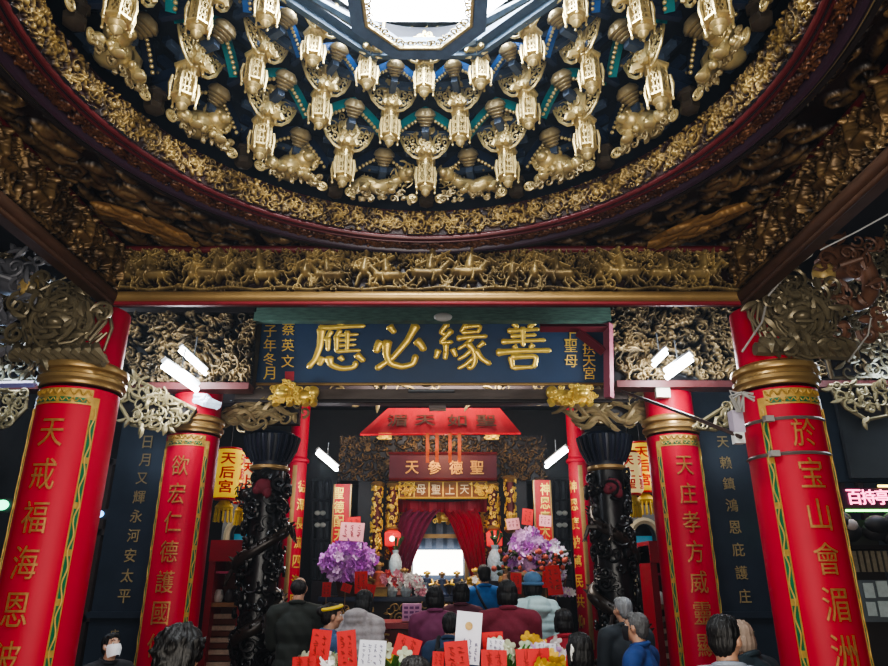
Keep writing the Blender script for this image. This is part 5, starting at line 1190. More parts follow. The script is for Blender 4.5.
# pink neon sign and notice boards
c = P(868, 508, 6.4); t = thing('neon_sign', 'glowing pink neon sign with a green light line below it', 'sign', c); o = Vector(c); m = MB(); flatbox(m, o, 845, 488, 905, 509, 6.4, .08); m.build('housing', M('sign_black', (.05, .012, .03), .4, 0, .2, 9), t)
s_ = scl(866, 497, 6.4); write('百持亭', t, ME('neon_pink', (1, .22, .42), 3.2), [Vector(LP(o, px, 497, 6.39)) for px in (854, 868, 882)], 14 * s_, 15 * s_, .01, .012, name='neon_character')
m = MB(); m.tube([LP(o, 846, 510.5, 6.37), LP(o, 905, 510.5, 6.37)], .012, 6); m.build('green_tube', ME('neon_green', (.3, 1, .25), 4), t)
m = MB(); m.tube([LP(o, 878, 486, 6.37), LP(o, 905, 486, 6.37)], .012, 6); m.build('amber_tube', ME('neon_amber', (1, .75, .15), 4), t)
c = P(866, 420, 6.9); t = thing('dark_signboard', 'blank dark slate signboard above the pink neon sign', 'sign', c); o = Vector(c); m = MB(); flatbox(m, o, 829, 390, 905, 482, 7.0, .06); m.build('panel', STONE, t); m = MB(); flatbox(m, o, 852, 388, 905, 478, 6.9, .05); m.build('upper_panel', M('slate_panel', (.05, .055, .06), .45, 0, .2, 5), t)
c = P(874, 610, 6.5); t = thing('notice_board', 'framed grey notice panels with small white sheets under the neon sign', 'notice board', c, kind='thing'); o = Vector(c)
m = MB(); flatbox(m, o, 846, 520, 905, 666, 6.55, .05); m.build('backing', M('board_dark', (.035, .028, .025), .5, 0, .4, 5), t); m = MB(); flatbox(m, o, 863, 580, 905, 622, 6.5, .03); m.build('grey_panel', M('panel_grey', (.12, .14, .15), .5, 0, .2, 5), t)
for x0, y0, x1, y1 in ((866, 583, 876, 598), (879, 581, 890, 597), (869, 602, 878, 616), (881, 601, 892, 617)):
    m = MB(); flatbox(m, o, x0, y0, x1, y1, 6.48, .01); m.build('sheet', M('sheet_pale', (.42, .48, .46), .6, 0, .2, 30), t, smooth=False)
m = MB(); flatbox(m, o, 852, 545, 905, 549, 6.45, .16); m.build('shelf', DARK, t); m = MB()
for k in range(7): flatbox(m, o, 856 + k * 6.2, 551, 860 + k * 6.2, 572, 6.5, .02)
m.build('name_slips', M('slip_ochre', (.22, .19, .13), .6, 0, .4, 30), t)
t = thing('dark_bundle', 'dark draped bundle on the shelf under the neon sign', 'bundle', P(868, 545, 6.35)); m = MB(); R = random.Random(3)
for k in range(9): m.ball((R.uniform(-.28, .28), R.uniform(-.05, .05), R.uniform(.06, .22)), (R.uniform(.08, .14), .08, R.uniform(.06, .12)))
m.build('cloth', M('bundle_black', (.02, .018, .02), .6, 0, .5, 9), t); m = MB(); m.ball((-.17, -.10, .17), (.06, .03, .05)); m.build('pale_tag', M('bundle_tag', (.35, .30, .28), .6, 0, .2, 9), t)
# cables, rod and boxes on the right columns
def Q(px, py, Y): return P(px, py, Y)
def cable(label, pts, r, mat, name='cable', cat='cable'):
    w = [Q(*p) for p in pts]; c = w[0]; n = len(w); tt = np.linspace(0, n - 1, n * 6); a = np.array([tuple(p - c) for p in w])
    o_ = MB().tube(np.stack([np.interp(tt, range(n), a[:, k]) for k in range(3)], 1), r, 6).build(name, mat); o_.location = c; return tag(o_, label, cat)
CB = M('cable_grey', (.30, .29, .27), .5, 0, .2, 9)
cable('pale cable drooping from the side frieze past the elephant bracket', [(768, 296, 4.3), (792, 268, 4.2), (812, 255, 4.1), (818, 225, 4.05)], .008, CB); cable('thin white cable trailing under the elephant trunk', [(871, 318, 4.35), (868, 335, 4.4), (855, 352, 4.45), (848, 362, 4.45)], .006, CB)
cable('grey cable slung across the upper red column', [(742, 352, 4.46), (750, 340, 4.44), (762, 322, 4.42), (766, 305, 4.42)], .008, CB); cable('white wire running up past the side frieze edge', [(820, 250, 4.1), (856, 232, 4.0), (905, 205, 3.9)], .006, M('wire_white', (.62, .62, .62), .5, 0, .1, 9))
cable('long dark rod slanting from the steel bracket to the cable-tied column', [(621, 391, 5.9), (660, 405, 5.4), (705, 422, 4.8), (741, 437, 4.42)], .014, M('rod_dark', (.06, .035, .03), .4, 0, .3, 9), 'slanting_rod', 'rod')
def strap(label, z): 
    t = thing('column_strap', label, 'strap', (HC + HX, 4.75, z)); MB().lathe([(.268, -.012), (.276, 0), (.268, .012)], 40, cap=False).build('band', M('strap_grey', (.16, .13, .12), .4, .2, .2, 9), t); MB().box((-.2, -.21, 0), (.06, .05, .04)).build('clip', CB, t)
strap('grey band clamped round the cable-tied red column, upper one just below its collar', 2.70); strap('grey band clamped round the cable-tied red column, lower one by the cable box', 2.46)
t = thing('cable_box', 'pale junction box strapped to the side of the cable-tied column', 'box', P(741, 425, 4.55)); o = Vector(t.location); m = MB(); flatbox(m, o, 735, 410, 746, 432, 4.5, .08); m.build('housing', M('box_mauve', (.42, .36, .44), .5, 0, .15, 9), t, sharp=.5); m = MB(); flatbox(m, o, 736, 432, 746, 443, 4.46, .06); m.build('cover', M('box_white', (.62, .62, .60), .5, 0, .15, 9), t, sharp=.5); m = MB()
R = random.Random(4)
for k in range(7): m.tube([LP(o, 738 + R.uniform(-2, 6), 412, 4.47), LP(o, 738 + R.uniform(-10, 8), 400 - R.uniform(0, 10), 4.44), LP(o, 745 + R.uniform(-6, 12), 398 + R.uniform(-6, 4), 4.43)], .010, 5)
m.build('loose_wires', CB, t)
t = thing('white_box', 'small square white box on the neck of the slimmer red column', 'box', P(664, 389, 6.62)); o = Vector(t.location); m = MB(); flatbox(m, o, 657, 384, 671, 397, 6.62, .06); m.build('housing', M('box_cream', (.50, .48, .40), .5, 0, .1, 9), t, sharp=.5)
t = thing('blue_wrap', 'crumpled blue-white plastic wrap tied at the neck of the slimmer red column', 'wrap', P(207, 402, 6.6)); o = Vector(t.location); m = MB(); R = random.Random(6)
for k in range(10): m.tube([LP(o, 194 + R.uniform(0, 4), 396 + R.uniform(-2, 6), 6.62), LP(o, 206 + R.uniform(-3, 3), 399 + R.uniform(-3, 6), 6.55), LP(o, 220 + R.uniform(-3, 2), 405 + R.uniform(-4, 5), 6.62)], [.03, .045, .02], 6)
m.build('film', M('wrap_blue', (.50, .60, .72), .3, 0, .3, 9), t)
# blue and green pilot lights in the dark aisle
for px, py, col, lb, Y in ((99, 514, (.2, .5, 1), 'small blue glowing lamp between red column and black pillar', 9.5), (2, 505, (.15, 1, .5), 'small green glowing lamp at the shadowed edge beside the big red column', 6.8)):
    t = thing('pilot_lamp', lb, 'lamp', P(px, py, Y)); MB().ball((0, 0, 0), (.07, .03, .05)).build('bulb', ME('pilot_%d' % px, col, 3), t); MB().box((0, .04, 0), (.22, .04, .14)).build('housing', DARK, t)
# dim wooden screen in the far aisles
def dim_screen(label, px0, px1, Y):
    c = P((px0 + px1) / 2, 600, Y); t = thing('timber_screen', label, 'screen', (c.x, Y, 0), kind='thing'); a, b = P(px0, 500, Y), P(px1, 500, Y); W = b.x - a.x
    MB().box((0, .1, 1.7), (W, .08, 3.4)).build('panel', M('screen_blue_grey', (.035, .045, .06), .5, 0, .4, 4), t); m = MB()
    for k in range(7): m.box((-W / 2 + W * k / 6, 0, 1.7), (.07, .1, 3.4))
    for z in (.1, 1.1, 2.3, 3.35): m.box((0, 0, z), (W, .1, .09))
    m.build('framing', M('framing_dark', (.06, .04, .035), .5, 0, .3, 6), t)
dim_screen('dim framed timber screen in the aisle behind the lion-head column', 4, 104, 10.5); dim_screen('dim framed timber screen in the aisle behind the cable-tied column', 770, 880, 10.5)
# hall beams over the altar approach
for y_, z_, lb in ((8.6, 4.25, 'dark cross beam in the gloom above the cloth canopy, nearer one'), (10.2, 4.35, 'dark cross beam in the gloom above the maroon board, farther one')):
    t = thing('cross_beam', lb, 'beam', (0, y_, z_), kind='thing'); MB().box((0, 0, 0), (9, .22, .3)).build('timber', M('beam_dim', (.05, .035, .04), .5, 0, .4, 5, stretch=(1, 1, 4)), t); m = MB(); openwork(m, lambda x, z: True, (-4, 4, -.14, .14), .22, .018, int(y_ * 10), 1.3, .01, -.11); m.build('carving', GOLDD, t)
t = thing('grey_centre_post', 'short grey hanging post between plaque beam and cloth canopy', 'post', P(437, 408, 9.4), kind='thing'); o = Vector(t.location); m = MB(); flatbox(m, o, 429, 390, 446, 408, 9.4, .2); m.build('post', M('post_grey', (.10, .09, .09), .6, 0, .3, 9), t)
# ------------------------------------------------------------------ people
def solid(mb, vox, smooth=4, disp=None):
    """one continuous surface from overlapping closed pieces"""
    me = mb.mesh('tmp', None, False); o = bpy.data.objects.new('tmp', me); C.objects.link(o)
    r = o.modifiers.new('r', 'REMESH'); r.mode = 'VOXEL'; r.voxel_size = vox
    s = o.modifiers.new('s', 'SMOOTH'); s.factor = .5; s.iterations = smooth
    dg = bpy.context.evaluated_depsgraph_get(); out = bpy.data.meshes.new_from_object(o.evaluated_get(dg)); bpy.data.objects.remove(o); bpy.data.meshes.remove(me)
    if disp is not None:
        n = len(out.vertices); co = np.empty(n * 3); out.vertices.foreach_get('co', co); no = np.empty(n * 3); out.vertices.foreach_get('normal', no)
        co = co.reshape(-1, 3); no = no.reshape(-1, 3); co = co + no * disp(co)[:, None]; out.vertices.foreach_set('co', co.ravel())
    out.polygons.foreach_set('use_smooth', [True] * len(out.polygons)); out.update(); return out
def put(nm, me, mat, parent):
    me.name = nm; me.materials.clear(); me.materials.append(mat); o = bpy.data.objects.new(nm, me); C.objects.link(o); o.parent = parent; return o
def cap(mb, a, b, r0, r1, n=5, seg=12):
    """tapered rounded limb"""
    a, b = np.array(a, float), np.array(b, float); t = np.linspace(0, 1, n)
    mb.ball(a, r0, None, seg, 8); mb.ball(b, r1, None, seg, 8); mb.tube([a + (b - a) * k for k in t], r0 + (r1 - r0) * t, seg); return mb
SKIN = M('skin', (.42, .24, .16), .5, 0, .12, 9); SKINP = M('skin_pale', (.52, .33, .24), .5, 0, .12, 9)
HAIRB = M('black_hair', (.006, .005, .005), .52, 0, .6, 70, bump=.9, stretch=(1, 1, .12)); HAIRD = M('brown_black_hair', (.012, .008, .007), .52, 0, .6, 70, bump=.9, stretch=(1, 1, .12)); HAIRG = M('grey_hair', (.22, .23, .24), .5, 0, .5, 60, bump=.6, stretch=(1, 1, .12))
def fabric(nm, col, rough=.75, var=.18, scale=9, bump=.15): return M(nm, col, rough, 0, var, scale, bump)
TROU = fabric('dark_trousers', (.018, .018, .024)); SHOE = M('shoe_black', (.015, .014, .014), .4, 0, .3, 9)
SKINBODY = {}
def person(label, px, py, Y, face, coat, seed=0, hair='short', hcol=None, skin=SKIN, pose='pray', puffer=False, hood=False, width=1.0, bend=0.0, extra=None, headturn=0.0, headtilt=0.0, hat=None, mask=None, Hmin=None, age=0):
    """py = photo row of the top of the head; face = heading, 0 looks along +y (away)"""
    top = P(px, py, Y); zt = top.z - .0; H = zt + bend * .10; k = H / 1.72
    t = thing('person', label, 'person', (top.x, Y, 0), face); t.scale = (k, k, k); R = random.Random(seed)
    # joint layout, facing +y, 1.72 m tall; upper body bends forward about the hips
    hz = .92
    def B(p):
        x, y, z = p
        if z <= hz or bend == 0: return np.array([x, y, z], float)
        q = bend * min(1, (z - hz) / .35); dz = z - hz; return np.array([x, y * math.cos(q) + dz * math.sin(q), hz + dz * math.cos(q) - y * math.sin(q)])
    w = width
    if pose == 'pray': el, wr = (.215 * w, .06, 1.10), (.05, .29, 1.20)
    elif pose == 'hold': el, wr = (.225 * w, .03, 1.08), (.10, .30, 1.06)
    elif pose == 'phone': el, wr = (.22 * w, .10, 1.14), (.07, .30, 1.36)
    else: el, wr = (.235 * w, -.02, 1.12), (.245 * w, .06, .88)
    hc = B((0, .015, 1.585)); 
    Rh = .90 * (rot('Z', headturn) @ rot('X', -headtilt - bend * .6))
    hp = lambda p: hc + Rh @ np.array(p, float)
    # --- body: one continuous figure
    m = MB(); 
    m.ball(hp((0, 0, .02)), (.074, .094, .098), Rh); m.ball(hp((0, .022, -.04)), (.060, .068, .078), Rh); m.ball(hp((0, .052, -.088)), (.030, .030, .024), Rh)
    cap(m, hp((0, .092, .018)), hp((0, .108, -.022)), .010, .016, 4, 8); m.ball(hp((0, .090, -.055)), (.026, .014, .010), Rh); m.ball(hp((0, .083, .038)), (.055, .02, .014), Rh)
    for s in (-1, 1):
        m.ball(hp((s * .078, -.005, .0)), (.012, .022, .034), Rh); m.ball(hp((s * .045, .062, -.02)), (.026, .028, .026), Rh)
    cap(m, B((0, -.02, 1.40)), hp((0, -.015, -.07)), .058, .052)
    m.ball(B((0, 0, 1.24)), (.165 * w, .105, .20)); m.ball(B((0, .0, 1.04)), (.14 * w, .10, .17)); m.ball((0, 0, .92), (.165 * w, .115, .13))
    for s in (-1, 1):
        cap(m, B((s * .10, -.01, 1.41)), B((s * .175 * w, -.01, 1.385)), .06, .062); sh, e_, w_ = B((s * .18 * w, -.01, 1.375)), B((s * el[0], el[1], el[2])), B((s * wr[0], wr[1], wr[2]))
        cap(m, sh, e_, .054, .042); cap(m, e_, w_, .041, .028)
        cap(m, (s * .09, 0, .88), (s * .10, .015, .48), .085, .058); cap(m, (s * .10, .015, .48), (s * .10, -.02, .09), .056, .036); m.ball((s * .10, .06, .04), (.045, .12, .038))
        d = (w_ - e_) / np.linalg.norm(w_ - e_); up = np.array([0, 0, 1.]) - d * d[2]; up /= np.linalg.norm(up); sd = np.cross(d, up)
        pc_ = w_ + d * .055; Rp = np.stack([sd, d, up], 1)
        m.ball(pc_, (.016, .052, .040), Rp)
        for fi, (off, L) in enumerate(((.030, .070), (.011, .080), (-.009, .074), (-.028, .058))):
            b0 = pc_ + d * .040 + up * off; b1 = b0 + d * L * .5 - sd * s * .004; b2 = b1 + d * L * .42 - sd * s * -.018
            cap(m, b0, b1, .0095, .009, 4, 8); cap(m, b1, b2, .009, .0078, 4, 8)
        cap(m, w_ + d * .03 + up * .03, w_ + d * .075 + up * .062, .0115, .0095, 4, 8)
    put('body', solid(m, .0095, 3), skin, t)
    # --- eyes
    for s in (-1, 1):
        e = MB(); e.ball(hp((s * .031, .083, .018)), .0088, None, 10, 7); o = e.build('eye', M('eye_white', (.7, .68, .64), .25, 0, .05, 9), t)
        e = MB(); e.ball(hp((s * .031, .0915, .018)), (.0055, .003, .0055), Rh, 8, 6); q = e.build('iris', M('iris_dark', (.015, .010, .008), .2, 0, .1, 9), o)
        e = MB(); e.tube([hp((s * .014, .098, .043)), hp((s * .032, .096, .049)), hp((s * .052, .082, .044))], [.004, .005, .003], 6); e.build('eyebrow', hcol or HAIRB, t)
    # --- hair
    hm = hcol or HAIRB; h = MB(); hd = None
    if hair == 'short':
        h.ball(hp((0, -.022, .045)), (.090, .098, .092), Rh); h.ball(hp((0, -.055, -.005)), (.078, .058, .085), Rh); h.ball(hp((0, .028, .095)), (.070, .058, .036), Rh)
    elif hair == 'balding':
        h.ball(hp((0, -.036, .018)), (.087, .088, .082), Rh)
    elif hair == 'bob':
        h.ball(hp((0, -.020, .045)), (.096, .102, .095), Rh); h.ball(hp((0, -.05, -.03)), (.094, .068, .105), Rh); h.ball(hp((0, .03, .085)), (.076, .062, .044), Rh)
        for s in (-1, 1): cap(h, hp((s * .078, .0, .03)), hp((s * .082, -.005, -.085)), .026, .020)
    elif hair == 'long':
        h.ball(hp((0, -.020, .045)), (.094, .101, .094), Rh); h.ball(hp((0, -.055, -.06)), (.094, .06, .14), Rh); cap(h, hp((0, -.06, -.08)), hp((0, -.10, -.24)), .075, .05); h.ball(hp((0, .03, .085)), (.074, .06, .044), Rh)
        for s in (-1, 1): cap(h, hp((s * .078, .0, .03)), hp((s * .085, -.02, -.12)), .025, .022)
    elif hair == 'bun':
        h.ball(hp((0, -.022, .045)), (.090, .098, .092), Rh); h.ball(hp((0, -.055, .0)), (.08, .06, .085), Rh); h.ball(hp((0, -.115, .055)), (.045, .045, .042)); h.ball(hp((0, .035, .085)), (.072, .058, .042), Rh)
    elif hair == 'fluffy':
        h.ball(hp((0, -.015, .055)), (.112, .115, .105), Rh); h.ball(hp((0, -.05, -.02)), (.105, .08, .11), Rh); h.ball(hp((0, .05, .095)), (.085, .065, .05), Rh)
        for q in range(70):
            a = R.uniform(0, 6.3); b_ = R.uniform(-.5, 1.45); p0 = np.array([.104 * math.cos(a) * math.cos(b_), .106 * math.sin(a) * math.cos(b_) - .015, .05 + .098 * math.sin(b_)]);
            if p0[1] > .05 and p0[2] < .08: continue
            cap(h, hp(p0), hp(p0 * 1.08 + np.array([R.uniform(-.02, .02), R.uniform(-.02, .02), R.uniform(-.02, .01)])), .017, .009, 4, 8)
    ph = R.uniform(0, 6)
    def hdisp(co):
        a = np.arctan2(co[:, 0] - hc[0], co[:, 1] - hc[1]); return .0022 * np.sin(a * 38 + 9 * np.sin(co[:, 2] * 30 + ph)) + .0025 * np.sin(a * 17 + co[:, 2] * 24 + ph)
    put('hair', solid(h, .0085, 6 if hair == 'fluffy' else 2, hdisp), hm, t)
    # --- coat
    m = MB(); g = .028 if puffer else .016; hem = .66
    m.ball(B((0, -.005, 1.24)), (.178 * w + g, .118 + g, .205)); m.ball(B((0, .0, 1.04)), (.158 * w + g, .112 + g, .19)); m.ball((0, 0, .90), (.178 * w + g, .13 + g, .17)); m.ball((0, 0, hem + .12), (.180 * w + g, .135 + g, .12))
    cap(m, B((0, -.012, 1.40)), B((0, -.005, 1.445)), .082, .066)
    for s in (-1, 1):
        cap(m, B((s * .09, -.01, 1.40)), B((s * .192 * w, -.01, 1.375)), .068 + g * .4, .068 + g * .6); sh, e_, w_ = B((s * .20 * w, -.01, 1.36)), B((s * el[0], el[1], el[2])), B((s * wr[0], wr[1], wr[2]))
        cap(m, sh, e_, .066 + g * .8, .055 + g * .7, 6); cap(m, e_, e_ + (w_ - e_) * .92, .055 + g * .7, .040 + g * .3, 6)
    if hood: m.ball(B((0, -.125, 1.40)), (.125, .075, .09)); m.ball(B((0, -.10, 1.455)), (.10, .06, .05))
    p2 = R.uniform(0, 6)
    def cdisp(co):
        x, y, z = co[:, 0], co[:, 1], co[:, 2]
        if puffer: return .010 * np.abs(np.sin(z * 40 + .5 * np.sin(x * 4 + p2))) - .005 + .002 * np.sin(x * 34 + z * 18 + p2)
        return .006 * np.sin(z * 16 + 7 * x * np.sign(x + .001) + p2 + 2 * np.sin(x * 11)) * np.clip((1.32 - z) * 3, 0, 1) + .005 * np.sin(x * 21 + z * 9 + p2) * np.clip((1.3 - z) * 2, 0, 1) + .002 * np.sin(x * 50 + y * 40 + z * 45)
    put('coat', solid(m, .0125, 4, cdisp), coat, t)
    co_ = MB(); a = np.linspace(0, 2 * PI, 21)[:-1]; co_.tube([B((.068 * math.cos(q), -.008 + .066 * math.sin(q), 1.462 + .014 * math.sin(q) * -1)) for q in a], .020 if not puffer else .026, 8, closed=True); co_.build('collar', coat, t)
    # --- trousers and shoes
    m = MB(); m.ball((0, 0, .88), (.172 * w, .12, .12))
    for s in (-1, 1): cap(m, (s * .09, 0, .86), (s * .10, .015, .48), .098, .074); cap(m, (s * .10, .015, .48), (s * .10, -.015, .10), .073, .060)
    put('trousers', solid(m, .014, 3), TROU, t)
    for s in (-1, 1):
        m = MB(); m.ball((s * .10, .055, .042), (.052, .135, .044)); m.ball((s * .10, -.03, .06), (.05, .06, .055)); put('shoe', solid(m, .012, 2), SHOE, t)
    if hat:
        m = MB(); m.ball(hp((0, -.018, .062)), (.100, .108, .088), Rh); m.tube([hp((.102 * math.cos(q), -.018 + .11 * math.sin(q), .022)) for q in a], .016, 7, closed=True); 
        if hat[1] == 'pompom': m.ball(hp((0, -.02, .165)), .035)
        m.build('knit_cap' if hat[1] != 'band' else 'headband', hat[0], t) if hat[1] != 'band' else MB().tube([hp((.092 * math.cos(q), -.008 + .106 * math.sin(q), .085 + .02 * math.sin(q))) for q in a], .017, 7, closed=True).build('headband', hat[0], t)
    if mask:
        m = MB(); v = []; 
        for j in range(7):
            for i in range(13):
                u = (i - 6) / 6; q = j / 6; an = u * 1.35; k_ = 1 - .55 * abs(q - .42) ** 1.6; v.append(hp((.082 * math.sin(an) * k_, (.131 - .030 * abs(q - .38)) * math.cos(an * .95) + .006 * abs(u), .004 - .105 * q + .012 * abs(u) * (q - .4) * -2)))
        m.add(v, [(j * 13 + i, j * 13 + i + 1, (j + 1) * 13 + i + 1, (j + 1) * 13 + i) for j in range(6) for i in range(12)]); m.build('face_mask', mask, t)
        for s in (-1, 1): MB().tube([hp((s * .07, .03, -.01)), hp((s * .082, .0, .01)), hp((s * .082, -.02, .015))], .003, 5).build('ear_loop', mask, t)
    if extra: extra(t, B, hp, Rh)
    return t
def bag_strap(mat, s=1):
    def f(t, B, hp, Rh):
        m = MB(); pts = [B((s * .12, .10, 1.40)), B((s * .12, -.03, 1.475)), B((s * .06, -.135, 1.32)), B((-s * .06, -.155, 1.12)), B((-s * .16, -.11, .96)), B((-s * .20, -.02, .92))]
        tt = np.linspace(0, 5, 30); a = np.array(pts); m.tube(np.stack([np.interp(tt, range(6), a[:, k]) for k in range(3)], 1), .016, 6); o = m.build('bag_strap', mat, t)
    return f
def backpack(mat):
    def f(t, B, hp, Rh):
        m = MB(); m.ball(B((0, -.19, 1.18)), (.15, .09, .20)); m.ball(B((0, -.25, 1.08)), (.11, .05, .10)); put('backpack', solid(m, .014, 3), mat, t)
        for s in (-1, 1): MB().tube([B((s * .09, -.14, 1.34)), B((s * .10, -.03, 1.475)), B((s * .11, .12, 1.30)), B((s * .12, .10, 1.1))], .022, 6).build('shoulder_strap', mat, t)
    return f
def clip_(t, B, hp, Rh):
    m = MB(); m.ball(hp((-.075, -.055, .02)), (.012, .022, .026)); m.tube([hp((-.08, -.05, .055)), hp((-.092, -.06, .0)), hp((-.085, -.05, -.06))], .007, 5); m.build('hair_clip', M('clip_pale', (.7, .7, .66), .3, .1, .2, 9), t)
NV = fabric('navy_coat', (.015, .022, .05)); MASKW = M('mask_white', (.75, .78, .82), .7, 0, .05, 9); MASKB = M('mask_black', (.015, .015, .018), .7, 0, .1, 9)
person('person seen from behind in a dark olive jacket, balding, beside the dragon pillar', 300, 574, 6.7, -.05, fabric('olive_black', (.022, .026, .020)), 1, 'balding', HAIRD, SKIN, 'pray', width=1.08)
person('person in profile with a yellow headband and bright blue collar before the pale coat', 331, 601, 5.75, -1.2, fabric('blue_grey_jacket', (.05, .10, .20)), 2, 'bun', HAIRD, SKIN, 'pray', hat=(M('headband_yellow', (.62, .46, .04), .6, 0, .1, 9), 'band'), width=.9)
person('person bending in a pale grey quilted coat with a hood, back turned', 354, 588, 6.5, -.35, fabric('pale_coat', (.34, .31, .31), .8, .3, 26), 3, 'bob', HAIRB, SKIN, 'hold', puffer=True, hood=True, bend=.35, width=.95)
person('person from behind in a plum purple coat, dark bob, nearest the pink box', 435, 584, 6.9, .05, fabric('plum_coat', (.19, .035, .10)), 4, 'bob', HAIRB, SKIN, 'pray', width=.95)
person('person from behind in a dark wine coat, next to the plum purple coat', 461, 580, 7.6, -.1, fabric('wine_coat', (.115, .025, .045)), 5, 'bob', HAIRB, SKIN, 'pray', width=.95)
person('person from behind in a bright blue jacket with a dark bag strap', 484, 563, 9.0, .05, fabric('bright_blue_jacket', (.015, .14, .42)), 6, 'short', HAIRB, SKIN, 'pray', extra=bag_strap(M('strap_dark', (.015, .02, .04), .6, 0, .2, 9), -1), width=.96)
person('person from behind in a big maroon-red corduroy coat at the centre of the crowd', 507, 578, 6.3, .0, fabric('maroon_coat', (.20, .022, .042), .85, .2, 40), 7, 'bob', HAIRB, SKIN, 'pray', width=1.12)
person('person in an aqua white puffer jacket and blue knit cap facing the orchids', 532, 571, 6.9, .35, fabric('aqua_puffer', (.46, .62, .62), .6, .12), 8, 'bob', HAIRB, SKIN, 'hold', puffer=True, hood=True, hat=(fabric('blue_knit', (.07, .16, .28)), 'plain'), width=.95)
person('person in a red coat with black hair low beside the thin red column', 563, 607, 5.9, .3, fabric('scarlet_coat', (.36, .02, .035)), 9, 'bob', HAIRB, SKIN, 'hold', width=.9)
person('person with a pale hair clip in sleek black hair, near the violet bouquet table end', 578, 630, 4.1, -.35, fabric('navy_knit', (.03, .045, .09)), 10, 'bob', HAIRB, SKIN, 'hold', width=.9, headturn=.55, extra=clip_)
person('grey-haired person in a slate jacket standing before the dragon pillar', 622, 595, 6.0, .25, fabric('slate_jacket', (.035, .045, .055)), 11, 'short', HAIRG, SKIN, 'hold', width=1.02, headturn=.2)
person('person in a royal blue jacket and black mask turned sideways, grey crop', 636, 610, 5.0, .95, fabric('royal_blue', (.02, .06, .22)), 12, 'short', M('salt_hair', (.10, .10, .10), .5, 0, .5, 60, bump=.6), SKIN, 'hold', mask=MASKB, headtilt=-.1)
person('person from behind in a grey jacket with thick black hair, near the cable-tied column', 722, 611, 3.3, -.25, fabric('grey_jacket', (.20, .22, .26)), 13, 'short', HAIRB, SKIN, 'hold', headturn=-.5)
person('person in a dark coat with beige hood pulled low behind the grey-jacket man', 760, 620, 4.35, .6, fabric('dark_teal_coat', (.02, .035, .045)), 14, 'bob', M('hood_beige', (.30, .22, .17), .8, 0, .2, 30), SKIN, 'hold', bend=.25, width=.95)
person('masked person in black beside the black inscribed pillar, facing the crowd', 113, 631, 5.3, -2.2, fabric('black_jacket', (.014, .014, .018)), 15, 'short', HAIRB, SKINP, 'hold', mask=MASKW, headtilt=-.25)
person('person whose big fluffy black hair fills the bottom before the slimmer red column', 182, 626, 2.75, .2, fabric('charcoal_coat', (.02, .02, .025)), 16, 'fluffy', HAIRB, SKIN, 'hold', headturn=-.3)
person('person of whom only dark hair crown shows at the bottom, among the red envelopes', 415, 652, 2.75, .1, fabric('black_coat', (.015, .015, .02)), 17, 'short', HAIRD, SKIN, 'hold')
person('person stooping in a dark blue coat with black bag between plum coat and white paper', 447, 612, 5.6, -.2, fabric('ink_blue_coat', (.02, .045, .10)), 18, 'short', HAIRB, SKIN, 'hold', bend=.25, extra=backpack(fabric('black_bag', (.012, .012, .014))), width=.92)
# ------------------------------------------------------------------ offering table with envelopes and papers in front
t = thing('envelope_table', 'flower-covered offering table in front carrying red envelopes and white papers', 'table', (0, 4.9, 0)); tz = 1.0
MB().box((0, 0, tz - .03), (2.4, .9, .06)).build('tabletop', TR, t, sharp=.5); MB().box((0, -.42, tz - .2), (2.3, .04, .28)).build('apron', REDD, t)
for sx in (-1, 1):
    for sy in (-1, 1): MB().box((sx * 1.1, sy * .38, tz / 2 - .03), (.08, .08, tz - .06)).build('leg', TR, t)
def env(label, px, py, w, h, Y, ang=0, col='red', **k): return card(label, col, px, py, w, h, Y, ang, .16, seed=int(px * 7), **k)
TW = ['crooked ', 'upright ']
for px, py, w, h, Y, an, lb in ((317, 650, 20, 34, 4.75, .08, 'red envelope in front of the yellow headband woman'), (304, 665, 24, 14, 4.6, -.05, 'red envelope lowest at the olive-jacket end of the table'), (348, 652, 19, 36, 4.75, -.12, 'tall red envelope leaning next to the blank white sheet'),
        (404, 648, 26, 20, 4.85, .3, 'slanted red envelope between blank white sheet and white certificate'), (438, 660, 12, 14, 4.7, .05, 'small red envelope just before the white certificate'), (458, 658, 24, 28, 4.6, -.08, 'red envelope overlapping the white certificate'), 
        (494, 645, 21, 22, 4.9, -.05, 'red envelope behind a small white slip, below the maroon coat'), (494, 662, 26, 20, 4.6, .03, 'red envelope standing below the small white slip'), (534, 662, 34, 22, 4.6, -.03, 'wide red envelope near the hair-clip woman'), (572, 664, 12, 14, 4.55, .1, 'narrow red envelope at the hair-clip woman shoulder')):
    env(lb, px, py, w, h, Y, an, cols=2, rows=4)
card('white certificate with a gold emblem held up among red envelopes', 'white', 466, 640, 26, 48, 4.75, .10, .16, 5, 4, emblem=True); card('blank-looking white sheet with grey writing between two red envelopes', 'white', 371, 656, 27, 26, 4.65, .04, .16, 4, 4); card('small white slip pinned on a red envelope below the maroon coat', 'white', 495, 646, 17, 12, 4.82, .12, .1, 2, 3)
card('white paper with violet print peeking beside the wide red envelope', 'white', 546, 648, 20, 8, 4.85, .05, .1, 2, 4)
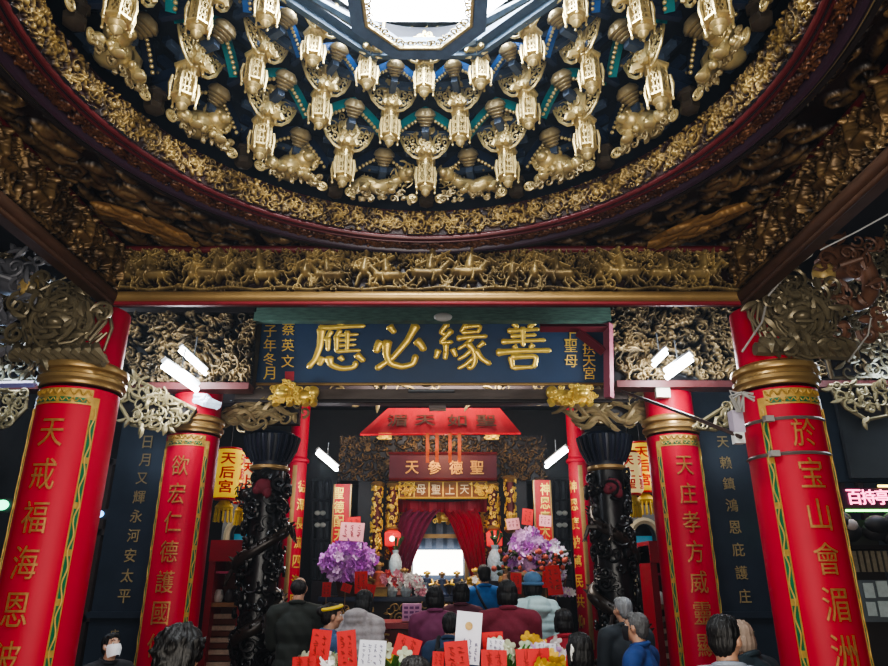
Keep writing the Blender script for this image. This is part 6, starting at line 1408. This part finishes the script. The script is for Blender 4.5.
def plant(label, px, py, h, Y, cols, n, seed, tall=True):
    c = P(px, py, Y); t = thing('potted_flowers', label, 'plant', (c.x, Y, tz)); R = random.Random(seed); H = max(.12, c.z - tz)
    MB().lathe([(.07, 0), (.10, .10), (.09, .11)], 16).build('pot', M('pot_terracotta', (.22, .08, .04), .6, 0, .2, 9), t); m = MB()
    for k in range(16): a = R.uniform(0, 6.3); q = R.uniform(.05, .16); m.tube([(0, 0, .08), (q * .5 * math.cos(a), q * .5 * math.sin(a), H * .6), (q * math.cos(a), q * math.sin(a), H * R.uniform(.7, 1.1))], [.012, .022, .004], 5)
    m.build('leaf_clump', M('leaf_bright', (.07, .22, .04), .5, 0, .5, 14), t); ms = [petal_flower(.05, q) for q in cols]
    for k in range(n):
        a = R.uniform(0, 6.3); q = R.uniform(.03, .15); f = bpy.data.objects.new('flower', R.choice(ms)); C.objects.link(f); f.parent = t; f.location = (q * math.cos(a), q * math.sin(a) - .05, H * R.uniform(.75, 1.1)); f.rotation_euler = (R.uniform(-.3, .8), R.uniform(0, 6), R.uniform(-.8, .8))
GRW = M('bud_greenwhite', (.55, .62, .45), .5, 0, .2, 9)
plant('leafy pot with greenish buds beside the lowest red envelope', 322, 655, .2, 4.9, [GRW, WH], 7, 1); plant('leafy pot with greenish buds between two red envelopes by the headband woman', 338, 658, .2, 4.95, [GRW], 5, 2); plant('leafy pot between blank white sheet and slanted envelope', 392, 652, .2, 5.0, [GRW, YE], 6, 3); plant('tall green leafy pot between the centre envelopes and the wide one', 510, 645, .3, 4.95, [GRW], 4, 4); plant('pot of violet and white flowers behind the wide red envelope', 546, 650, .2, 5.05, [OP[2], WH, OP[2]], 22, 5); plant('pot of yellow flowers at the wide envelope end of the table', 553, 660, .2, 4.7, [YE], 12, 6); plant('pot of small yellow blooms behind the violet flowers', 540, 642, .2, 5.15, [YE, WH], 9, 7)
# ------------------------------------------------------------------ lights
def area(name, loc, target, size, power, col=(1, 1, 1), size_y=None, spread=None):
    l = bpy.data.lights.new(name, 'AREA'); l.energy = power; l.color = col; l.size = size
    if size_y: l.shape = 'RECTANGLE'; l.size_y = size_y
    if spread: l.spread = spread
    o = bpy.data.objects.new(name, l); C.objects.link(o); o.location = loc
    o.rotation_euler = (Vector(target) - Vector(loc)).to_track_quat('-Z', 'Y').to_euler(); return o
def point(name, loc, power, col=(1, 1, 1), r=.1):
    l = bpy.data.lights.new(name, 'POINT'); l.energy = power; l.color = col; l.shadow_soft_size = r
    o = bpy.data.objects.new(name, l); C.objects.link(o); o.location = loc; return o
w = bpy.data.worlds.new('world'); sc.world = w; w.use_nodes = True
w.node_tree.nodes['Background'].inputs['Color'].default_value = (.55, .65, .9, 1); w.node_tree.nodes['Background'].inputs['Strength'].default_value = .2
area('skylight_daylight', (CX, CY, zrel(3.32)), (CX, CY, 0), 1.2, 85, (.92, .98, 1))
area('entrance_front_fill', (0, -1.9, 2.1), (0, 5, 2.4), 5, 185, (1, .96, .9), 2.6)  # unseen area lamp behind the camera: front fill representing doorway daylight
area('entrance_floor_bounce', (0, -.4, .9), (0, 4.2, 4.2), 2.2, 60, (1, .9, .75), 1.2)
for c_, d_, pw in LIGHTS:
    point('striplight_spill', c_ + Vector((0, -.12, -.10)), pw, (.90, .95, 1), .12)
point('altar_warm_lamp', (0, 10.9, 3.9), 42, (1, .72, .42), .25)
area('altar_ceiling_lamp', (0, 9.6, 4.9), (0, 10.5, 1), 2.5, 120, (1, .88, .76), 1.2)
point('side_arch_fill', (-3.0, 8.75, 2.9), 15, (1, .9, .8), .2); point('side_arch_fill', (2.9, 8.7, 2.9), 11, (1, .9, .8), .2)  # point lights added to brighten the arches and side altars, no fixture there
point('bluish_aisle_tint', (-3.9, 5.6, 3.2), 14, (.5, .7, 1), .2); point('bluish_aisle_tint', (3.9, 5.6, 3.3), 14, (.6, .78, 1), .2)  # unseen point lights added to tint the aisle edges blue
area('aisle_ambient_fill', (-4.6, 6.5, 4.6), (-4.6, 7.5, 0), 1.6, 95, (.85, .92, 1))  # soft area lights added over both aisles as ambient fill, not fixtures
area('aisle_ambient_fill', (4.6, 6.5, 4.6), (4.6, 7.5, 0), 1.6, 95, (.85, .92, 1))
# thin incense haze filling the hall (world volume)
vs_ = w.node_tree.nodes.new('ShaderNodeVolumeScatter'); vs_.inputs['Density'].default_value = .0045; vs_.inputs['Color'].default_value = (.75, .86, 1, 1); vs_.inputs['Anisotropy'].default_value = .4
w.node_tree.links.new(vs_.outputs[0], w.node_tree.nodes['World Output'].inputs['Volume'])
sc.view_settings.view_transform = 'AgX'; sc.view_settings.look = 'AgX - High Contrast'; sc.view_settings.exposure = 0.28
